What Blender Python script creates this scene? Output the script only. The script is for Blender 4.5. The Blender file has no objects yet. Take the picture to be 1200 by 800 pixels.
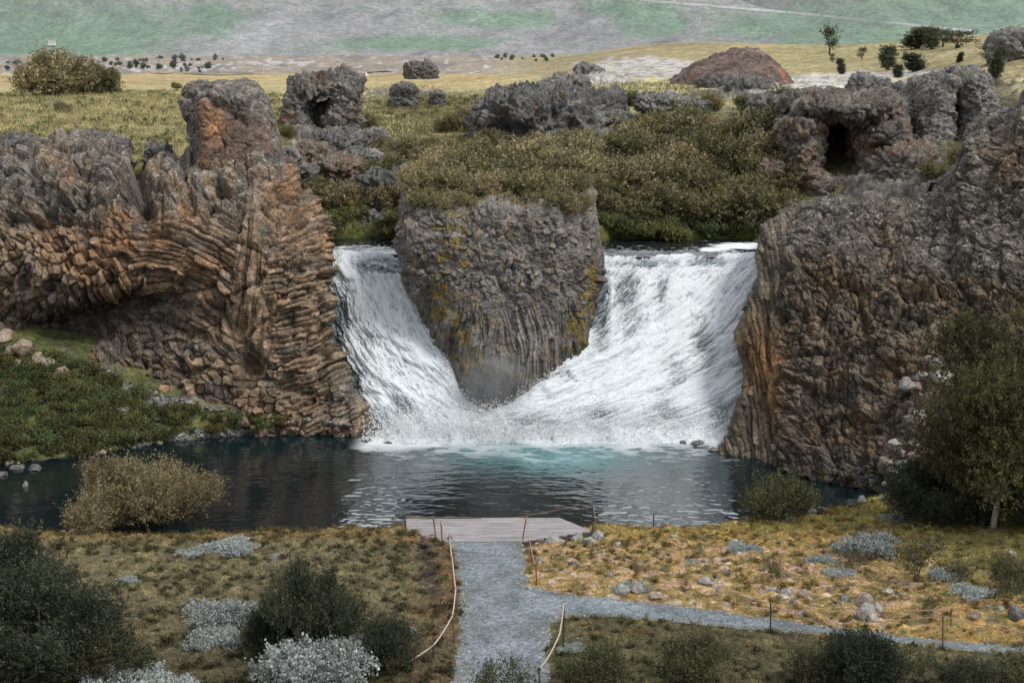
import bpy, math, time
import numpy as np
from mathutils import Vector, Matrix

T0 = time.time()
scene = bpy.context.scene
COL = scene.collection
R = math.radians

# ------------------------------------------------------------------ camera
CAM_Z = 20.0
PITCH = R(10.7)
FOC = 1800.0            # focal length in photo pixels (photo 1200 x 800)
cp, sp = math.cos(PITCH), math.sin(PITCH)
cam_d = bpy.data.cameras.new("camera")
cam_d.sensor_width = 36.0
cam_d.lens = 54.0
cam_d.clip_start = 0.5
cam_d.clip_end = 20000.0
cam = bpy.data.objects.new("camera", cam_d)
COL.objects.link(cam)
cam.location = (0, 0, CAM_Z)
cam.rotation_euler = (math.pi / 2 - PITCH, 0, 0)
scene.camera = cam

def W(px, py, Y):
    """point on the sight line of photo pixel (px, py) at ground distance Y"""
    px, py, Y = np.asarray(px, float), np.asarray(py, float), np.asarray(Y, float)
    a, b = (px - 600) / FOC, (400 - py) / FOC
    dy = cp + b * sp
    dz = -sp + b * cp
    s = Y / dy
    return np.stack([a * s, Y + 0 * a, CAM_Z + dz * s], -1)

def Wz(px, py, z):
    b = (400 - np.asarray(py, float)) / FOC
    dy = cp + b * sp
    dz = -sp + b * cp
    Y = (z - CAM_Z) / dz * dy
    return W(px, py, Y)

def proj(p):
    x, y, z = p[..., 0], p[..., 1], p[..., 2] - CAM_Z
    f = y * cp - z * sp
    u = y * sp + z * cp
    return 600 + FOC * x / f, 400 - FOC * u / f

# ------------------------------------------------------------------ noise
_rng = np.random.default_rng(7)
_perm = np.concatenate([_rng.permutation(256)] * 3).astype(np.int32)
_g = _rng.normal(size=(256, 3)); _g /= np.linalg.norm(_g, axis=1)[:, None]
_g = _g.astype(np.float32)

from concurrent.futures import ThreadPoolExecutor
_pool = ThreadPoolExecutor(4)
def _par(fn, arrs, extra=(), step=32768):
    """run an elementwise function over flat chunks on all cores"""
    shp = np.broadcast_shapes(*[np.shape(a) for a in arrs])
    fl = [np.broadcast_to(a, shp).reshape(-1) for a in arrs]
    n = fl[0].size
    if n <= step:
        r = fn(*fl, *extra)
    else:
        parts = list(_pool.map(lambda i: fn(*[f[i:i + step] for f in fl], *extra), range(0, n, step)))
        r = tuple(np.concatenate(q) for q in zip(*parts)) if isinstance(parts[0], tuple) else np.concatenate(parts)
    return tuple(q.reshape(shp) for q in r) if isinstance(r, tuple) else r.reshape(shp)

_gx, _gy, _gz = (np.ascontiguousarray(_g[:, k]) for k in range(3))
def _perlin(x, y, z):
    x = x.astype(np.float32); y = y.astype(np.float32); z = z.astype(np.float32)
    xi, yi, zi = np.floor(x), np.floor(y), np.floor(z)
    fx, fy, fz = x - xi, y - yi, z - zi
    xi = xi.astype(np.int32) & 255; yi = yi.astype(np.int32) & 255; zi = zi.astype(np.int32) & 255
    u = fx * fx * fx * (fx * (fx * 6 - 15) + 10)
    v = fy * fy * fy * (fy * (fy * 6 - 15) + 10)
    w = fz * fz * fz * (fz * (fz * 6 - 15) + 10)
    out = 0
    for dx in (0, 1):
        px_ = _perm[xi + dx]
        for dy in (0, 1):
            py_ = _perm[px_ + yi + dy]
            for dz in (0, 1):
                h = _perm[py_ + zi + dz]
                d = _gx[h] * (fx - dx) + _gy[h] * (fy - dy) + _gz[h] * (fz - dz)
                out = out + (u if dx else 1 - u) * (v if dy else 1 - v) * (w if dz else 1 - w) * d
    return out * np.float32(1.5)

def perlin(x, y, z=0.0):
    return _par(_perlin, (x, y, z))

def fbm(x, y, z=0.0, oct=4, gain=0.5, ridged=False):
    s, a, f, n = 0, 1.0, 1.0, 0.0
    for i in range(oct):
        v = perlin(x * f + 17.3 * i, y * f + 5.1 * i, (z * f if np.ndim(z) else z + 3.7 * i))
        if ridged: v = 1 - 2 * np.abs(v)
        s = s + a * v; n += a; a *= gain; f *= 2.03
    return s / n

def hsh(i, j, s=0.0):
    v = np.sin(i * 127.1 + j * 311.7 + s * 74.7) * 43758.5453
    return v - np.floor(v)

def worley(a, b, seed=0.0):
    return _par(_worley, (a, b), (seed,))

def _worley(a, b, seed=0.0):
    """2-D cellular noise: F1, F2, id, offset to the cell's point"""
    a = np.asarray(a, np.float64); b = np.asarray(b, np.float64)
    ai, bi = np.floor(a), np.floor(b)
    f1 = np.full(a.shape, 9.0); f2 = f1.copy(); idv = np.zeros(a.shape); ox = np.zeros(a.shape); oy = np.zeros(a.shape)
    for i in (-1, 0, 1):
        for j in (-1, 0, 1):
            ci, cj = ai + i, bi + j
            dx = ci + 0.1 + .8 * hsh(ci, cj, seed) - a
            dy = cj + 0.1 + .8 * hsh(ci, cj, seed + 1.7) - b
            d = np.sqrt(dx * dx + dy * dy)
            m = d < f1
            f2 = np.where(m, f1, np.minimum(f2, d))
            f1 = np.where(m, d, f1)
            idv = np.where(m, hsh(ci, cj, seed + 5.3), idv)
            ox = np.where(m, dx, ox); oy = np.where(m, dy, oy)
    return f1, f2, idv, ox, oy

def _worley3(x, y, z, seed):
    xi, yi, zi = np.floor(x), np.floor(y), np.floor(z)
    f1 = np.full(x.shape, 9.0); f2 = f1.copy(); idv = np.zeros(x.shape); tl = np.zeros(x.shape)
    for i in (-1, 0, 1):
        for j in (-1, 0, 1):
            for k in (-1, 0, 1):
                q = xi + i + 57.0 * (zi + k); r = yi + j
                h = np.sin(q * 127.1 + r * 311.7 + seed * 74.7) * 43758.5453
                h1 = h - np.floor(h); h = h * 3.317; h2 = h - np.floor(h); h = h * 2.731; h3 = h - np.floor(h)
                dx = xi + i + .1 + .8 * h1 - x; dy = r + .1 + .8 * h2 - y; dz = zi + k + .1 + .8 * h3 - z
                d = np.sqrt(dx * dx + dy * dy + dz * dz)
                m = d < f1
                f2 = np.where(m, f1, np.minimum(f2, d)); f1 = np.where(m, d, f1)
                h = h * 1.913; h4 = h - np.floor(h)
                idv = np.where(m, h4, idv)
                tl = np.where(m, dx * (h2 - .5) + dy * (h3 - .5) + dz * (h1 - .5), tl)
    return f1, f2, idv, 2 * tl

def worley3(p, seed=0.0):
    """3-D cellular noise: F1, F2, id, tilt of the cell's facet"""
    return _par(_worley3, (p[..., 0], p[..., 1], p[..., 2]), (seed,))

def sst(a, b, x):
    t = np.clip((x - a) / (b - a), 0, 1)
    return t * t * (3 - 2 * t)

def lerp(a, b, t):
    return a + (b - a) * t

def cmix(c, d, t):
    return np.asarray(c, float) * (1 - t[..., None]) + np.asarray(d, float) * t[..., None]

def gauss(px, py, cx, cy, sx, sy):
    return np.exp(-((px - cx) / sx) ** 2 - ((py - cy) / sy) ** 2)

# ------------------------------------------------------------------ meshes
def link(name, me, mat=None, parent=None):
    o = bpy.data.objects.new(name, me)
    COL.objects.link(o)
    if mat is not None and len(me.materials) == 0: me.materials.append(mat)
    if parent is not None: o.parent = parent
    return o

def raw_mesh(name, v, loops, per_face, col=None, smooth=True, extra=None):
    v = np.ascontiguousarray(np.asarray(v, np.float32).reshape(-1, 3))
    loops = np.ascontiguousarray(np.asarray(loops, np.int32).ravel())
    nf = len(loops) // per_face
    me = bpy.data.meshes.new(name)
    me.vertices.add(len(v)); me.vertices.foreach_set("co", v.ravel())
    me.loops.add(len(loops)); me.loops.foreach_set("vertex_index", loops)
    me.polygons.add(nf)
    me.polygons.foreach_set("loop_start", np.arange(nf, dtype=np.int32) * per_face)
    me.polygons.foreach_set("loop_total", np.full(nf, per_face, np.int32))
    me.polygons.foreach_set("use_smooth", np.full(nf, smooth, bool))
    me.update(calc_edges=True)
    if col is not None:
        at = me.color_attributes.new("Col", "FLOAT_COLOR", "POINT")
        c = np.ones((len(v), 4), np.float32)
        col = np.asarray(col, np.float32)
        c[:, :col.shape[-1]] = col.reshape(len(v), -1)
        at.data.foreach_set("color", c.ravel())
    for k, a in (extra or {}).items():
        at = me.attributes.new(k, "FLOAT", "POINT")
        at.data.foreach_set("value", np.ascontiguousarray(a, np.float32).ravel())
    return me

def grid_faces(m, n, closed=False):
    idx = np.arange(m * n).reshape(m, n)
    if closed: idx = np.concatenate([idx, idx[:, :1]], 1)
    return np.stack([idx[:-1, :-1], idx[1:, :-1], idx[1:, 1:], idx[:-1, 1:]], -1).reshape(-1, 4)

def grid_mesh(name, P, col=None, closed=False, flip=False, extra=None, keep=None):
    m, n = P.shape[:2]
    f = grid_faces(m, n, closed)
    if keep is not None: f = f[keep.ravel()]
    if flip: f = f[:, ::-1]
    v = P.reshape(-1, 3)
    c = None if col is None else np.asarray(col).reshape(len(v), -1)
    if keep is not None:
        used = np.unique(f); mp = np.zeros(len(v), np.int64); mp[used] = np.arange(len(used))
        f = mp[f]; v = v[used]; c = None if c is None else c[used]
        extra = None if extra is None else {k: np.asarray(a).ravel()[used] for k, a in extra.items()}
    return raw_mesh(name, v, f, 4, c, extra=extra)

def cr_axis(P, counts, closed=False):
    """Catmull-Rom along axis 0"""
    n = len(P)
    out = []
    segs = n if closed else n - 1
    for i in range(segs):
        g = (lambda k: P[k % n]) if closed else (lambda k: P[min(max(k, 0), n - 1)])
        p0, p1, p2, p3 = g(i - 1), g(i), g(i + 1), g(i + 2)
        t = np.arange(counts[i]) / counts[i]
        t = t.reshape((-1,) + (1,) * (P.ndim - 1))
        out.append(0.5 * (2 * p1 + (p2 - p0) * t + (2 * p0 - 5 * p1 + 4 * p2 - p3) * t * t + (3 * p1 - p0 - 3 * p2 + p3) * t ** 3))
    if not closed: out.append(P[-1][None])
    return np.concatenate(out, 0)

def upsample(P, sp, closed_u=False):
    """P (rows, cols, 3) in world -> fine grid of spacing about sp"""
    d = np.linalg.norm(np.diff(P, axis=0), axis=2).max(1)
    F = cr_axis(P, [max(1, int(x / sp)) for x in d])
    Q = np.swapaxes(P, 0, 1)
    E = np.concatenate([Q, Q[:1]], 0) if closed_u else Q
    d = np.linalg.norm(np.diff(E, axis=0), axis=2).max(1)
    G = cr_axis(np.swapaxes(F, 0, 1), [max(1, int(x / sp)) for x in d], closed_u)
    return np.swapaxes(G, 0, 1)

def normals(P, closed=False):
    du = np.empty_like(P); dv = np.empty_like(P)
    if closed:
        du = np.roll(P, -1, 1) - np.roll(P, 1, 1)
    else:
        du = np.gradient(P, axis=1)
    dv = np.gradient(P, axis=0)
    n = np.cross(dv, du)
    n /= np.maximum(np.linalg.norm(n, axis=2), 1e-9)[..., None]
    return n

def thing(o, label, cat, group=None):
    o["label"] = label; o["category"] = cat
    if group: o["group"] = group
    return o

def struct(o, label=None):
    o["kind"] = "structure"
    if label: o["label"] = label
    return o

def empty(name, loc=(0, 0, 0), rz=0, s=1.0):
    o = bpy.data.objects.new(name, None)
    COL.objects.link(o)
    o.location = loc; o.rotation_euler = (0, 0, rz)
    o.scale = (s, s, s) if np.isscalar(s) else s
    return o

# ------------------------------------------------------------------ materials
def mat(name):
    m = bpy.data.materials.new(name); m.use_nodes = True
    nt = m.node_tree; nt.nodes.clear()
    out = nt.nodes.new("ShaderNodeOutputMaterial")
    b = nt.nodes.new("ShaderNodeBsdfPrincipled")
    nt.links.new(b.outputs[0], out.inputs[0])
    return m, nt, b, out

def N(nt, t, **kw):
    n = nt.nodes.new(t)
    for k, v in kw.items():
        if k in n.inputs: n.inputs[k].default_value = v
        else: setattr(n, k, v)
    return n

def math_node(nt, op, a, b=None, clamp=False):
    n = nt.nodes.new("ShaderNodeMath"); n.operation = op; n.use_clamp = clamp
    for i, x in enumerate((a, b)):
        if x is None: continue
        if hasattr(x, "is_linked"): nt.links.new(x, n.inputs[i])
        else: n.inputs[i].default_value = x
    return n.outputs[0]

def ramp(nt, src, a, b, lo=0.0, hi=1.0):
    n = nt.nodes.new("ShaderNodeMapRange")
    nt.links.new(src, n.inputs[0])
    n.inputs[1].default_value = a; n.inputs[2].default_value = b
    n.inputs[3].default_value = lo; n.inputs[4].default_value = hi
    return n.outputs[0]

def mixc(nt, fac, a, b, mode="MIX"):
    n = nt.nodes.new("ShaderNodeMix"); n.data_type = "RGBA"; n.blend_type = mode
    for sock, x in ((n.inputs[0], fac), (n.inputs[6], a), (n.inputs[7], b)):
        if hasattr(x, "is_linked"): nt.links.new(x, sock)
        elif isinstance(x, (int, float)): sock.default_value = x
        else: sock.default_value = (*x, 1)
    return n.outputs[2]

def noise(nt, scale, detail=4, rough=.55, coord=None, dist=0.0):
    n = nt.nodes.new("ShaderNodeTexNoise")
    n.inputs["Scale"].default_value = scale; n.inputs["Detail"].default_value = detail
    n.inputs["Roughness"].default_value = rough; n.inputs["Distortion"].default_value = dist
    if coord is not None: nt.links.new(coord, n.inputs["Vector"])
    return n.outputs[0]

def geo_mat(name, rough=.9, var=((1.5, .35), (7, .45)), lichen=0.0, lichen_col=(.39, .37, .33), bump=(9, .12), spec=.25, moss=0.0):
    """ground and rock: colour attribute x noise, grey lichen crusts where it faces up, fine relief"""
    m, nt, b, out = mat(name)
    at = N(nt, "ShaderNodeAttribute", attribute_name="Col")
    pos = nt.nodes.new("ShaderNodeNewGeometry")
    c = at.outputs[0]
    for sc, am in var:
        v = ramp(nt, noise(nt, sc, 5, .6, pos.outputs[0]), .34, .66, 1 - am, 1 + am)
        c = mixc(nt, 1.0, c, (1, 1, 1), "MULTIPLY") if False else c
        vm = nt.nodes.new("ShaderNodeVectorMath"); vm.operation = "SCALE"
        nt.links.new(c, vm.inputs[0]); nt.links.new(v, vm.inputs["Scale"])
        c = vm.outputs[0]
    if lichen > 0:
        sep = nt.nodes.new("ShaderNodeSeparateXYZ"); nt.links.new(pos.outputs["Normal"], sep.inputs[0])
        up = ramp(nt, sep.outputs[2], -.2, .8)
        n1 = ramp(nt, noise(nt, 1.6, 6, .7, pos.outputs[0]), .46, .60)
        n2 = ramp(nt, noise(nt, 7.0, 4, .7, pos.outputs[0]), .47, .57)
        f = math_node(nt, "MULTIPLY", math_node(nt, "MULTIPLY", n1, n2), up)
        f = math_node(nt, "MULTIPLY", f, at.outputs["Alpha"])
        f = math_node(nt, "MULTIPLY", f, lichen, clamp=True)
        c = mixc(nt, f, c, lichen_col)
    nt.links.new(c, b.inputs["Base Color"])
    b.inputs["Roughness"].default_value = rough
    b.inputs["Specular IOR Level"].default_value = spec
    if bump:
        bm = nt.nodes.new("ShaderNodeBump"); bm.inputs["Strength"].default_value = .8
        bm.inputs["Distance"].default_value = bump[1]
        nt.links.new(noise(nt, bump[0], 6, .65, pos.outputs[0]), bm.inputs["Height"])
        nt.links.new(bm.outputs[0], b.inputs["Normal"])
    return m

def leaf_mat(name, tint=(1, 1, 1), trans=.25, var=.25, hue=.02):
    m, nt, b, out = mat(name)
    at = N(nt, "ShaderNodeAttribute", attribute_name="Col")
    oi = nt.nodes.new("ShaderNodeObjectInfo")
    c = mixc(nt, 1.0, at.outputs[0], tint, "MULTIPLY")
    hs = nt.nodes.new("ShaderNodeHueSaturation")
    nt.links.new(c, hs.inputs["Color"])
    nt.links.new(ramp(nt, oi.outputs["Random"], 0, 1, .5 - hue, .5 + hue), hs.inputs["Hue"])
    nt.links.new(ramp(nt, oi.outputs["Random"], 0, 1, 1 + var, 1 - var), hs.inputs["Value"])
    c = hs.outputs[0]
    nt.links.new(c, b.inputs["Base Color"])
    b.inputs["Roughness"].default_value = .65
    b.inputs["Specular IOR Level"].default_value = .25
    tr = nt.nodes.new("ShaderNodeBsdfTranslucent"); nt.links.new(c, tr.inputs[0])
    mx = nt.nodes.new("ShaderNodeMixShader"); mx.inputs[0].default_value = trans
    nt.links.new(b.outputs[0], mx.inputs[1]); nt.links.new(tr.outputs[0], mx.inputs[2])
    nt.links.new(mx.outputs[0], out.inputs[0])
    return m

def flat_mat(name, c, rough=.8, spec=.3, metal=0.0, nz=None):
    m, nt, b, out = mat(name)
    pos = nt.nodes.new("ShaderNodeNewGeometry")
    v = ramp(nt, noise(nt, (nz or 6), 4, .6, pos.outputs[0]), .25, .75, .65, 1.3)
    vm = nt.nodes.new("ShaderNodeVectorMath"); vm.operation = "SCALE"
    vm.inputs[0].default_value = c; nt.links.new(v, vm.inputs["Scale"])
    nt.links.new(vm.outputs[0], b.inputs["Base Color"])
    b.inputs["Roughness"].default_value = rough; b.inputs["Metallic"].default_value = metal
    b.inputs["Specular IOR Level"].default_value = spec
    return m

M_ROCK = geo_mat("weathered_basalt", var=((1.1, .35), (5, .45), (16, .6)), lichen=1.2, bump=(8, .16))
M_WETROCK = geo_mat("damp_basalt", var=((1.3, .3), (6, .4), (19, .45)), lichen=.4, bump=(9, .12), rough=.75, spec=.35)
M_GROUND = geo_mat("heath_ground", var=((1.1, .3), (5, .45), (14, .45)), bump=(11, .10))
M_FAR = geo_mat("far_ground", var=((.05, .2), (.5, .35), (2.2, .4), (7, .3)), bump=(2.5, .25))
M_MOUNT = geo_mat("mountain_scree", var=((.004, .12), (.03, .2), (.12, .22), (.4, .2)), bump=(.06, 9.))
M_PATH = geo_mat("gravel", var=((.5, .15), (7, .15), (24, .45)), bump=(22, .05))
M_STONE = geo_mat("pale_stone", var=((1.5, .3), (8, .4), (22, .35)), lichen=.55, lichen_col=(.45, .45, .42), bump=(9, .05))
M_BARK = flat_mat("bark", (.09, .075, .06))
M_PALEBARK = flat_mat("pale_bark", (.34, .31, .27), nz=9)
# ------------------------------------------------------------------ rock helpers
TAN, ORANGE, DBROWN, GREY = (.25, .182, .122), (.265, .15, .08), (.075, .062, .052), (.15, .143, .135)

def prism(a, b, w, L, seed, amp, warp=.5, ws=1.6):
    """basalt prisms lying along b, of width w, broken across into lengths near L"""
    A = a / w + warp * perlin(a / ws + seed, b / ws, seed * 1.3) + .14 * perlin(a / .5, b / .45, seed + 4)
    A = A + .45 * perlin(A * .45, b * 0 + seed, 3.)              # unequal widths
    k = np.floor(A); t = A - k
    prof = np.minimum(1, 3.2 * np.minimum(t, 1 - t))
    B = b / (L * (.5 + 1.0 * hsh(k, 4.0, seed))) + 7 * hsh(k, 3.0, seed) + .25 * perlin(a / .3, b / .8, seed)
    g = np.floor(B); tb = B - g
    r1, r2, r3, r4 = hsh(k, 11.0, seed), hsh(k, g, seed), hsh(k, g, seed + 3), hsh(k, g, seed + 6)
    h = amp * (.8 * (r1 - .5) + 1.6 * (r2 - .5) + .55 * prof + 1.6 * (tb - .5) * (r3 - .5) + 1.7 * (t - .5) * (r4 - .5))
    return h, r2

def cobble(a, b, w, seed, amp, tilt=1.3):
    """prism ends seen head on"""
    f1, f2, i, ox, oy = worley(a / w, b / w, seed)
    e = sst(0, .22, f2 - f1)
    r = hsh(np.floor(i * 999), 2.0, seed); q = hsh(np.floor(i * 999), 5.0, seed)
    return amp * (1.3 * (i - .5) + .8 * e + tilt * (ox * (r - .5) + oy * (q - .5)) * 2), i

def lumpy(P, s=1.3, amp=.6, seed=0.0):
    """fractured, pitted lava: big masses, tilted joint blocks at two sizes, ridges and vesicles"""
    x, y, z = P[..., 0], P[..., 1], P[..., 2]
    big = fbm(x / (2.6 * s), y / (2.6 * s), z / (2.6 * s) + seed, 3)
    q = P / (1.5 * s)
    wv = np.stack([perlin(q[..., 0] * 1.3, q[..., 1] * 1.3, q[..., 2] * 1.3 + 9 * k) for k in range(3)], -1)
    wf = np.stack([perlin(q[..., 0] * 5, q[..., 1] * 5, q[..., 2] * 5 + 9 * k + 4) for k in range(3)], -1)
    qq = q + .5 * wv + .10 * wf
    f1, f2, i1, t1 = worley3(qq, seed)
    g1, g2, i2, t2 = worley3(qq * 2.7, seed + 3)
    n = fbm(x / (.7 * s), y / (.7 * s), z / (.7 * s) + seed, 6, .62, True)
    pits = sst(.15, .55, perlin(x / .22, y / .22, z / .22 + seed))
    rnd = np.sqrt(np.clip(1 - f1 * f1 * 1.1, 0, 1))
    fine = fbm(x / .28, y / .28, z / .28 + seed, 4, .6)
    h = amp * (1.0 * big + .75 * rnd + .45 * (i1 - .5) + .45 * t1 + .16 * (i2 - .5) + .28 * t2 + .16 * n - .30 * (1 - sst(0, .14, f2 - f1)) - .10 * (1 - sst(0, .1, g2 - g1))) - .05 * pits + .07 * fine - .4 * amp
    return h, .5 * i1 + .5 * i2

def ring_rock(rows, sp, n=2.6, K=18):
    out = []
    first = rows[0]
    for j, (py, l, r, Yc, Rd) in enumerate(rows):
        c = W((l + r) / 2, py, Yc - Rd * .6)
        hx = (r - l) / 2 * Yc / FOC
        t = np.arange(K) / K * 2 * math.pi
        cx, sx = -np.cos(t), np.sin(t)
        e = 2 / n
        cx = np.sign(cx) * np.abs(cx) ** e; sx = np.sign(sx) * np.abs(sx) ** e
        ring = np.stack([c[0] + hx * cx, Yc - Rd * sx, np.full(K, c[2])], -1)
        if j == 0:
            cap = ring * .03 + ring.mean(0) * .97
            out.append(cap); mid = ring * .6 + ring.mean(0) * .4; mid[:, 2] -= .02; out.append(mid)
        out.append(ring)
    return upsample(np.array(out), sp, True)

def net(cols, sp):
    """cols: list over columns (left to right), each a list (top to bottom) of (px, py, Y)"""
    A = np.array(cols, float)               # C, R, 3
    P = W(A[..., 0], A[..., 1], A[..., 2])
    return upsample(np.swapaxes(P, 0, 1), sp)

def greyrock_col(P, nrm, i, base=(.122, .106, .092), brown=(.18, .115, .07), bthr=.15, lich=1.0):
    n = fbm(P[..., 0] / 2.5, P[..., 1] / 2.5, P[..., 2] / 2.5, 4)
    c = cmix(np.broadcast_to(base, P.shape), brown, sst(bthr, bthr + .25, n) * sst(.75, .2, nrm[..., 2]))
    c = c * (.65 + .7 * i)[..., None]
    a = np.clip(.5 + .8 * fbm(P[..., 0], P[..., 1], P[..., 2] + 40, 3), 0, 1) * lich
    return np.concatenate([c, a[..., None]], -1)

def outcrop(name, rows, label, s=1.1, amp=.5, sp=.07, n=2.4, seed=0.0, hollows=(), rough=1.0, cat="rock", group=None, mat_=None, parent=None, **kw):
    P = ring_rock(rows, sp, n)
    Nn = normals(P, True)
    h, i = lumpy(P, s, amp, seed)
    px, py = proj(P)
    wid = max(r[2] - r[1] for r in rows) / FOC * rows[0][3]
    h = h + rough * wid * (.20 * fbm(P[..., 0] / (.30 * wid), P[..., 1] / (.30 * wid), P[..., 2] / (.26 * wid) + seed * 3.1, 3) + .10 * fbm(P[..., 0] / (.11 * wid), P[..., 1] / (.11 * wid), P[..., 2] / (.11 * wid) + seed, 3, .55, True)) - .04 * wid * rough
    front = np.clip(-Nn[..., 1] * 2, 0, 1)
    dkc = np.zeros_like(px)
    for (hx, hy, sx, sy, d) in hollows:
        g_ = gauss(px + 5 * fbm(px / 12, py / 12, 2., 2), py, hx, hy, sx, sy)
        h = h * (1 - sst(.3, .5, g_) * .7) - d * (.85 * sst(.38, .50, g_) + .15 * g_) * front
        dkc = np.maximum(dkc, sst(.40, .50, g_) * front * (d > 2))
    Q = P + Nn * h[..., None]
    N2 = normals(Q, True)
    c = greyrock_col(Q, N2, i, **kw)
    c[..., :3] = cmix(c[..., :3], (.035, .03, .027), dkc * .85)  # deep hollows get their inner shade as a dark colour
    o = link(name, grid_mesh(name, Q, c, True), mat_ or M_ROCK)
    if parent is not None:
        o.parent = parent; return o
    return thing(o, label, cat, group)

# ------------------------------------------------------------------ the left cliff
def left_cliff():
    cols = [
     [(-90,182,104),(-90,190,95),(-90,225,90),(-90,290,87),(-90,345,87),(-90,375,87.5),(-90,405,85.5),(-90,430,85.5)],
     [(-40,195,104),(-40,188,94),(-40,225,89),(-40,290,86),(-40,345,86.5),(-40,375,87),(-40,405,85),(-40,430,85)],
     [(0,195,103),(0,192,93),(0,225,88),(0,290,85.5),(0,350,86.3),(0,378,86.4),(0,405,84.8),(0,430,84.8)],
     [(50,190,102),(45,184,92),(52,225,87),(58,290,84.6),(60,350,84.8),(64,378,86.8),(70,410,85),(70,435,84.5)],
     [(110,190,101),(105,180,91.5),(112,225,86.5),(118,288,84),(122,332,83.8),(125,365,86.4),(128,430,83),(128,455,83)],
     [(170,190,100),(165,191,91),(172,228,86),(178,285,83),(182,318,83),(185,360,84.4),(187,458,81.5),(188,485,81.5)],
     [(232,195,99),(228,200,89.5),(235,232,85),(238,290,82),(240,335,81.8),(243,390,82.3),(245,472,80.3),(245,500,80.3)],
     [(282,200,98),(280,200,88),(287,235,84),(290,290,81.5),(292,340,81),(294,395,81),(297,482,79.6),(297,507,79.6)],
     [(320,200,97),(320,194,87.5),(328,240,84),(332,295,81.5),(335,345,80.7),(338,400,80.2),(345,487,79.2),(345,510,79.2)],
     [(345,222,96),(347,217,87.2),(360,255,84.2),(364,300,82),(367,350,81),(370,410,80.3),(395,492,78.9),(398,510,78.9)],
     [(360,240,95),(366,240,88),(381,268,85.5),(382,310,83.5),(386,365,82.3),(396,420,81.4),(434,499,79),(438,510,79)],
     [(356,244,97),(360,244,93),(376,268,92),(377,310,91),(381,365,89),(388,420,87),(424,497,83),(430,508,82.5)],
    ]
    P = net(cols, .04)
    Nn = normals(P)
    px, py = proj(P)
    X, Z = px / 21.5, -py / 21.5          # metres on the face
    # crest: knobbly weathered lava
    wob = 34 * fbm(px / 45, py / 45, 3.3, 4)
    top = sst(285, 225, py + wob + .18 * np.abs(px - 150) * 0 - 20 * gauss(px, py, 90, 250, 60, 60))
    right_top = sst(260, 330, px) * .75
    top = top * (1 - right_top * sst(195, 225, py))
    hl, il = lumpy(P, 1.5, 1.0, 2.0)
    # fan of curved prisms
    cx, cy = 165., 432.
    dx, dy = px - cx, cy - py
    rr = np.hypot(dx, dy * 1.05); th = np.arctan2(dy, dx)
    hA, iA = prism(rr / 21.5, th * 120 / 21.5, .29, 1.7, 1.0, .22, .35)
    # leaning prisms at the right edge
    aB = (py + .22 * (px - 340) + .0028 * (px - 340) ** 2) / 21.5
    aB = aB + .3 * fbm(px / 40, py / 45, 14., 2)
    hB, iB = prism(aB, px / 21.5 + .3 * perlin(py / 20, px / 50, 4), .29, .85, 2.0, .23, .35)
    hK, iK = cobble(px / 21.5, py / 21.5 * 1.25, .42, 17.0, .22)
    mK = sst(.0, .2, fbm(px / 22, py / 30, 27., 3)) * .9
    hB = lerp(hB, hK, mK); iB = lerp(iB, iK, mK)
    # upright band between the two
    hV, iV = prism((px + .12 * (py - 330)) / 21.5, py / 21.5, .30, 1.3, 3.0, .19, .5)
    # blocks of the left part: prism ends leaning out
    ws = 6 * perlin(px / 40, py / 40, 1.5)
    f1, f2, iD, ox, oy = worley((X + .6 * Z + ws / 30) / .35, (Z - .45 * X) / .66, 4.0)
    rq = hsh(np.floor(iD * 999), 2.0, 1)
    hD = .33 * (1.4 * (iD - .5) + .8 * sst(0, .22, f2 - f1) + 1.6 * (ox * (rq - .5) + oy * (iD - .5)))
    hC, iC = cobble(X + .15 * perlin(px / 12, py / 12), Z, .47, 6.0, .30)
    hR, iR = cobble(X, Z * .8, .32, 8.0, .16)
    jig = 10 * fbm(px / 35, py / 35, 7.7, 3)
    qx, qy = px + jig, py + jig * .7
    wB = sst(308, 322, qx - .09 * (qy - 330))
    wV = sst(270, 284, qx) * (1 - wB) * sst(470, 390, qy)
    wA = sst(150, 172, rr + jig * .6) * 0 + sst(72, 84, rr + jig * .5) * sst(-.1, .12, th) * sst(1.75, 1.5, th) * (1 - wB) * (1 - wV)
    wC = sst(385, 405, qy - .25 * (qx - 220)) * (1 - wB) * sst(110, 150, qx)
    wA = wA * (1 - wC)
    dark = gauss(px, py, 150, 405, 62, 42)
    wR = np.clip(sst(335, 350, qy - .12 * (150 - qx)) * sst(235, 205, qx) * sst(440, 415, qy + .1 * qx), 0, 1) * (1 - wC * .7)
    wt = np.stack([wA, wB, wV, wC, wR], 0)
    wD = np.clip(1 - wt.sum(0), 0, 1)
    hs = np.stack([hA, hB, hV, hC, hR, hD], 0); ids = np.stack([iA, iB, iV, iC, iR, iD], 0)
    wts = np.concatenate([wt, wD[None]], 0); wts /= wts.sum(0)
    h = (hs * wts).sum(0); idc = (ids * wts).sum(0)
    big = fbm(px / 45, py / 45, 2.2, 3)
    h = h + .55 * big
    h = lerp(h, hl + .5 * big, top); idc = lerp(idc, il, top)
    h = h - 1.6 * gauss(px, py, 293, 430, 14, 17) - 1.3 * gauss(px, py, 98, 388, 34, 12) - .5 * gauss(px, py, 160, 352, 45, 8)
    h = h + .5 * gauss(px, py, 60, 195, 28, 30) + .6 * gauss(px, py, 130, 200, 30, 25) - .9 * gauss(px, py, 165, 215, 10, 40) + .7 * gauss(px, py, 215, 235, 26, 30)
    hF, iF = cobble((px + .4 * py) / 21.5, (py - .2 * px) / 21.5, 2.3, 31.0, .42, 1.6)
    h = h + hF * (.55 + .45 * top)
    tz = sst(290, 235, py)
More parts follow.
